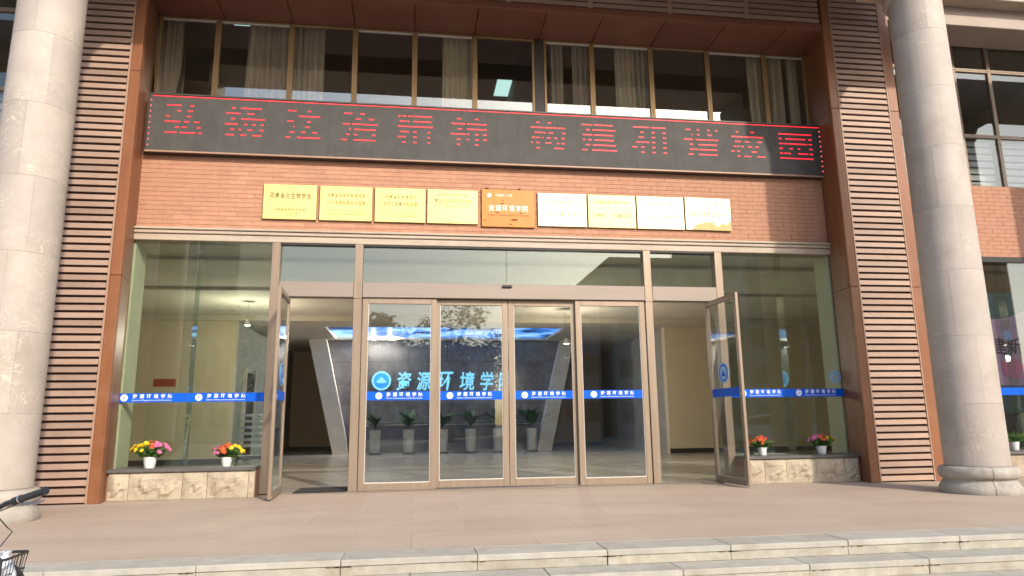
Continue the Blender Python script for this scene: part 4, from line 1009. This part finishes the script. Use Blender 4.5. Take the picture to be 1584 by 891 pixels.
# ================================================================== BICYCLE
def bicycle():
    G = -0.44
    o0 = Vector((-3.46, -6.45, G))
    e = empty('bicycle', o0, 0.05); tag(e, 'dark city bicycle with wire front basket standing at the foot of the steps', 'bicycle')
    T = lambda pts, r, name, mat='black_metal', n=8: MB().tube(pts, r, n).build(name, mat, e, smooth=True)
    # wheels (front at +y)
    for nm, yc in (('front_wheel', 0.34), ('rear_wheel', -0.74)):
        R_ = 0.305
        ring = MB().tube([(0, yc + R_ * math.cos(a), 0.33 + R_ * math.sin(a)) for a in [6.28319 * k / 40 for k in range(41)]], 0.024, 8, False)
        wh = ring.build(nm, 'rubber', e, smooth=True)
        MB().tube([(0, yc + 0.28 * math.cos(a), 0.33 + 0.28 * math.sin(a)) for a in [6.28319 * k / 40 for k in range(41)]], 0.010, 6, False).build('rim', 'chrome', wh)
        MB().tube([(-0.05, yc, 0.33), (0.05, yc, 0.33)], 0.022, 10).build('hub', 'silver', wh)
        sp = MB()
        for k in range(24):
            a = 6.28319 * k / 24; sp.tube([((-1) ** k * 0.03, yc, 0.33), (0, yc + 0.278 * math.cos(a), 0.33 + 0.278 * math.sin(a))], 0.0018, 4)
        sp.build('spokes', 'silver', wh)
        MB().tube([(0, yc + 0.345 * math.cos(a), 0.33 + 0.345 * math.sin(a)) for a in [0.3 + 2.4 * k / 14 for k in range(15)]], 0.02, 6).build('mudguard', 'black_metal', e)
    hd = (0, 0.06, 0.86)
    T([(-0.05, 0.34, 0.33), (-0.05, 0.18, 0.66), (-0.02, 0.13, 0.72)], 0.012, 'fork_blade'); T([(0.05, 0.34, 0.33), (0.05, 0.18, 0.66), (0.02, 0.13, 0.72)], 0.012, 'fork_blade')
    T([(0, 0.14, 0.70), hd], 0.02, 'head_tube')
    T([(0, 0.11, 0.76), (0, -0.12, 0.42), (0, -0.27, 0.30)], 0.02, 'down_tube'); T([(0, -0.27, 0.30), (0, -0.40, 0.74)], 0.017, 'seat_tube')
    T([(0, -0.39, 0.72), (0, -0.41, 0.86)], 0.014, 'seat_post', 'chrome')
    for s in (-1, 1):
        T([(s * 0.02, -0.27, 0.30), (s * 0.055, -0.74, 0.33)], 0.009, 'chain_stay'); T([(s * 0.02, -0.38, 0.66), (s * 0.055, -0.74, 0.33)], 0.009, 'seat_stay')
        T([(s * 0.09, -0.27, 0.30), (s * 0.10, -0.27 + s * 0.11, 0.30 - s * 0.13)], 0.009, 'crank', 'silver')
        MB().cbox(s * 0.14 - 0.045, s * 0.14 + 0.045, -0.27 + s * 0.11 - 0.03, -0.27 + s * 0.11 + 0.03, 0.30 - s * 0.13 - 0.011, 0.30 - s * 0.13 + 0.011, .004).build('pedal', 'rubber', e)
    sd = MB()
    prof = [(-0.13, 0.10), (-0.08, 0.105), (0.0, 0.07), (0.08, 0.03), (0.14, 0.018)]
    n = len(prof); tops = []
    for y, hw_ in prof: tops.append([(-hw_, -0.43 + y, 0.88), (-hw_ * 0.75, -0.43 + y, 0.925), (hw_ * 0.75, -0.43 + y, 0.925), (hw_, -0.43 + y, 0.88)])
    for r in tops: sd.v += r
    for i in range(n - 1):
        for k in range(4): sd.f.append((i * 4 + k, i * 4 + (k + 1) % 4, (i + 1) * 4 + (k + 1) % 4, (i + 1) * 4 + k))
    sd.f += [(0, 1, 2, 3), ((n - 1) * 4 + 3, (n - 1) * 4 + 2, (n - 1) * 4 + 1, (n - 1) * 4)]
    sd.build('saddle', 'rubber', e)
    # stem and handlebar
    T([hd, (0, 0.03, 0.955), (0, 0.02, 0.965)], 0.013, 'stem', 'chrome')
    hb = T([(s_ * x, y, z) for s_, pts in ((-1, ((0.355, -0.13, 1.085), (0.27, -0.09, 1.06), (0.16, -0.02, 1.03), (0.07, 0.02, 0.975))), (1, ((0.0, 0.025, 0.965), (0.07, 0.02, 0.975), (0.16, -0.02, 1.03), (0.27, -0.09, 1.06), (0.355, -0.13, 1.085)))) for x, y, z in pts], 0.0115, 'handlebar', 'black_metal', 10)
    for s in (-1, 1):
        g0 = Vector((s * 0.245, -0.074, 1.052)); g1 = Vector((s * 0.372, -0.138, 1.092)); d = (g1 - g0)
        g = MB().tube([g0 + d * t for t in (0, .04, .08, .3, .6, .92, .97, 1)], [0.015, 0.019, 0.0165, 0.0165, 0.0165, 0.0165, 0.0195, 0.018], 14).build('grip', 'rubber', e, smooth=True)
        MB().tube([g1, g1 + d * 0.02], 0.0195, 14).build('end_cap', 'black_metal', g)
        lv = MB().tube([g0 - d * .22 + Vector((0, 0.02, -.012)), g0 + d * 0.05 + Vector((0, 0.045, -0.03)), g0 + d * 0.45 + Vector((0, 0.052, -0.042)), g0 + d * 0.78 + Vector((0, 0.05, -0.040))], [0.008, 0.007, 0.006, 0.005], 6).build('brake_lever', 'silver', e, smooth=True)
        MB().tube([g0 - d * .30, g0 - d * .12], 0.0185, 12).build('lever_clamp', 'black_metal', lv)
        MB().tube([g0 - d * .06, g0 + d * .02], 0.0195, 12).build('clamp_band', 'chrome', lv)
        T([g0 - d * .2 + Vector((0, .02, -.01)), (s * 0.07, 0.06, 1.0), (s * 0.055, 0.10, 0.93), (s * 0.075, 0.12, 0.84), (s * 0.03, 0.14, 0.72)], 0.0035, 'brake_cable', 'black_metal', 6)
        T([g0 - d * .2 + Vector((0, .03, -.015)), (s * 0.05, 0.12, 0.97), (s * 0.09, 0.17, 0.895), (s * 0.12, 0.16, 0.875), (s * 0.08, 0.15, 0.81), (s * 0.02, 0.12, 0.80)], 0.0032, 'gear_cable', 'black_metal', 6)
    # wire basket ahead of the bars
    bk = T([(-0.17, 0.12, 0.80), (0.155, 0.12, 0.80), (0.175, 0.14, 0.80), (0.175, 0.36, 0.80), (0.155, 0.38, 0.80), (-0.155, 0.38, 0.80), (-0.175, 0.36, 0.80), (-0.175, 0.14, 0.80), (-0.17, 0.12, 0.80)], 0.007, 'basket')
    wires = MB()
    for k in range(12):
        x = -0.165 + 0.03 * k; wires.tube([(x, 0.12, 0.80), (x * 0.8, 0.15, 0.57), (x * 0.8, 0.34, 0.57), (x, 0.38, 0.80)], 0.0024, 5)
    for k in range(8):
        y = 0.14 + 0.031 * k
        for s in (-1, 1): wires.tube([(s * 0.175, y, 0.80), (s * 0.14, 0.15 + (y - 0.14) * 0.87, 0.57)], 0.0024, 5)
    for z, f_ in ((0.72, 0.93), (0.64, 0.86), (0.57, 0.8)):
        wires.tube([(-0.175 * f_, 0.13, z), (0.175 * f_, 0.13, z), (0.175 * f_, 0.365, z), (-0.175 * f_, 0.365, z), (-0.175 * f_, 0.13, z)], 0.003, 5)
    wires.build('basket_wires', 'black_metal', bk)
    T([(0.09, 0.10, 0.775), (0.112, 0.10, 0.75), (0.116, 0.105, 0.57)], 0.006, 'basket_bracket'); T([(-0.11, 0.10, 0.775), (-0.135, 0.10, 0.75), (-0.14, 0.105, 0.57)], 0.006, 'basket_bracket')
    T([(0.02, 0.10, 0.76), (0.09, 0.10, 0.775)], 0.006, 'basket_bracket'); T([(-0.02, 0.10, 0.76), (-0.11, 0.10, 0.775)], 0.006, 'basket_bracket')
    bk.scale = (0.74, 1, 1); bk.location = (-0.012, 0.0, -0.055)
    T([(0.03, -0.70, 0.30), (0.20, -0.66, 0.0)], 0.009, 'kickstand', 'silver')
    # things carried in the basket
    M4 = Matrix.Translation(o0) @ Matrix.Rotation(0.05, 4, 'Z')
    bagm = MB(); n = 14
    prof = [(0.0, 0.0), (0.05, 0.0), (0.062, 0.05), (0.060, 0.14), (0.05, 0.19), (0.022, 0.225), (0.03, 0.245), (0.0, 0.24)]
    for i, (r, z) in enumerate(prof):
        for k in range(n):
            a = 6.28319 * k / n; rr_ = r * (1 + 0.16 * math.sin(3 * a + i) + random.uniform(-.05, .05)); bagm.v.append((rr_ * math.cos(a), rr_ * 0.8 * math.sin(a), z))
    for i in range(len(prof) - 1):
        for k in range(n): bagm.f.append((i * n + k, i * n + (k + 1) % n, (i + 1) * n + (k + 1) % n, (i + 1) * n + k))
    bo = bagm.build('plastic_bag', 'bag_white', smooth=True); bo.matrix_world = M4 @ Matrix.Translation((0.052, 0.26, 0.521)); tag(bo, 'crumpled pale plastic bag lying in the bicycle basket', 'bag')
    ro = MB().lathe([(0, 0), (0.030, 0), (0.034, 0.008), (0.034, 0.13), (0.022, 0.155), (0.018, 0.175), (0.018, 0.19), (0, 0.19)], 0, 0, 18).build('red_bottle', 'red_plastic', smooth=True)
    ro.matrix_world = M4 @ Matrix.Translation((0.030, 0.185, 0.521)); tag(ro, 'small red bottle in the bicycle basket', 'bottle')
bicycle()

# ================================================================== ACROSS THE YARD (seen in the glass)
def far_building(name, x0, x1, y, z1, mat, label, floors, cols, depth=12):
    e = empty(name, ((x0 + x1) / 2, y, -0.44)); tag(e, label, 'building')
    w2 = (x1 - x0) / 2; H = z1 + 0.44
    MB().box(-w2, w2, -depth, 0, 0, H).build('wall', mat, e)
    MB().box(-w2 - 0.2, w2 + 0.2, -depth - 0.2, 0.2, H + 0.002, H + 0.5).build('roof', 'roof_far', e)
    wm = MB().cbox(-0.6, 0.6, -0.02, 0.05, -0.8, 0.8, 0.01).mesh('window'); fmh = H / floors
    for f in range(floors):
        for c in range(cols):
            link('window', wm, 'window_far', e, (-w2 + (c + 0.5) * 2 * w2 / cols, 0.0, (f + 0.55) * fmh))
    return e
far_building('office_block', -20.6, -15.4, -46, 24, 'concrete_far', 'tall narrow concrete block across the yard', 7, 3)
far_building('office_block', -36, -21.6, -46, 19, 'render_far', 'wide grey block across the yard beside the narrow one', 6, 7)
far_building('low_block', 7.5, 14.0, -46, 11.0, 'concrete_far', 'low flat roofed block across the yard', 3, 4)
far_building('office_block', 14.9, 25.0, -45, 14.0, 'render_far', 'blue grey block across the yard beside the low one', 4, 5)
far_building('office_block', 27, 44, -50, 20, 'concrete_far', 'long concrete block at the far corner of the yard', 6, 8)
far_building('low_block', -14.8, 6.9, -62, 8.2, 'render_far', 'long low block behind the yard trees', 2, 9)

def make_tree(seed, h, r):
    rnd_ = random.Random(seed); e = empty('broadleaf_tree')
    tr = MB().tube([(0, 0, 0), (0.05, 0.02, h * 0.25), (0.0, 0.08, h * 0.5), (0.1, 0.0, h * 0.8)], [0.22, 0.17, 0.11, 0.04], 9)
    lv = MB(); blobs = []
    for k in range(11):
        a = k * 2.4; z0 = h * rnd_.uniform(0.32, 0.7); t = Vector((math.cos(a) * r * rnd_.uniform(.45, .9), math.sin(a) * r * rnd_.uniform(.45, .9), z0 + h * rnd_.uniform(.08, .28)))
        tr.tube([(0, 0.03, z0 - h * .04), t * 0.5 + Vector((0, 0, z0 * .5)), t], [0.08, 0.05, 0.018], 6); blobs.append((t, r * rnd_.uniform(.28, .45)))
    blobs.append((Vector((0, 0, h * .92)), r * .4)); blobs.append((Vector((0.2, 0, h * .72)), r * .5))
    for c, br in blobs:
        for k in range(240):
            d = Vector((rnd_.gauss(0, 1), rnd_.gauss(0, 1), rnd_.gauss(0, .8))); d = d.normalized() * br * rnd_.uniform(.45, 1.1); p = c + d
            u_ = Vector((rnd_.gauss(0, 1), rnd_.gauss(0, 1), rnd_.gauss(0, 1))).normalized() * rnd_.uniform(.08, .17); v2 = u_.orthogonal().normalized() * u_.length * .6
            lv.quad(p - u_, p + v2, p + u_, p - v2)
    tr.build('trunk', 'bark', e, smooth=True, recalc=False); lv.build('crown', 'tree_leaf', e, recalc=False)
    return e
T0 = make_tree(5, 8.6, 2.6)
spots = [(-12.5, -36, 1.0, .2, 'yard tree standing before the tall narrow block'), (-8.2, -38, 1.06, 1.4, 'yard tree second along from the narrow block'), (-3.8, -37, 0.98, 2.7, 'yard tree opposite the sliding doors'),
         (1.2, -39, 1.1, 4.0, 'yard tree a little past the sliding doors'), (5.6, -36, 0.95, 5.0, 'yard tree before the low flat roofed block'), (-22.0, -34, 1.05, .9, 'yard tree before the wide grey block'),
         (22.5, -30, 1.25, 2.0, 'large yard tree near the parked car'), (18.6, -36, 0.9, 3.3, 'small yard tree before the blue grey block')]
for i, (x, y, s_, rz, lb) in enumerate(spots):
    t = T0 if i == 0 else copy_tree(T0)
    t.location = (x, y, -0.44); t.scale = (s_, s_, s_); t.rotation_euler = (0, 0, rz)
    tag(t, lb, 'tree', 'trees across the yard')

def car(x, y, rz):
    e = empty('parked_car', (x, y, -0.44), rz); tag(e, 'pale silver car parked across the yard', 'car')
    prof = [(-2.15, .35), (-2.2, .62), (-2.12, .92), (-1.55, 1.02), (-1.1, 1.42), (-.4, 1.60), (.6, 1.58), (1.25, 1.38), (1.75, 1.0), (2.12, .92), (2.2, .6), (2.12, .33)]
    m_ = MB(); hw_ = .86
    for s in (-1, 1):
        for (px_, pz) in prof: m_.v.append((px_, s * hw_ * (1 if pz < 1.05 else .84), pz))
    n = len(prof); m_.f += [tuple(range(n)), tuple(range(2 * n - 1, n - 1, -1))] + [(i, n + i, n + (i + 1) % n, (i + 1) % n) for i in range(n)]
    b_ = m_.build('body', 'car_paint', e)
    for s in (-1, 1):
        MB().prism([(-1.35, 1.08), (-1.0, 1.38), (-.1, 1.50), (-.1, 1.08)], s * .80 - .03, s * .80 + .03).build('side_window', 'car_glass', e)
        MB().prism([(0.0, 1.08), (0.0, 1.50), (.55, 1.48), (1.1, 1.32), (1.4, 1.08)], s * .80 - .03, s * .80 + .03).build('side_window', 'car_glass', e)
        for xx in (-1.35, 1.35):
            wl_ = MB().lathe([(0, -.11), (.25, -.11), (.33, -.09), (.33, .09), (.25, .11), (0, .11)], 0, 0, 24).build('wheel', 'rubber', e, (xx, s * .78, .33), (math.radians(90), 0, 0), smooth=True)
            MB().lathe([(0, -.118), (.2, -.118), (.21, -.111)], 0, 0, 18).lathe([(0, .118), (.2, .118), (.21, .111)], 0, 0, 18).build('rim', 'silver', wl_)
        MB().cbox(2.1, 2.2, s * .62 - .15, s * .62 + .15, .66, .8, .02).build('headlight', 'chrome', e)
        MB().cbox(-2.21, -2.12, s * .62 - .15, s * .62 + .15, .7, .86, .02).build('tail_light', 'red_plastic', e)
    MB().quad((-1.54, -.70, 1.03), (-1.54, .70, 1.03), (-1.12, .66, 1.42), (-1.12, -.66, 1.42)).build('windscreen', 'car_glass', e, (-.012, 0, .012))
    MB().quad((1.74, -.70, 1.01), (1.74, .70, 1.01), (1.27, .66, 1.38), (1.27, -.66, 1.38)).build('rear_window', 'car_glass', e, (.012, 0, .012))
car(16.6, -23.5, 0.3)
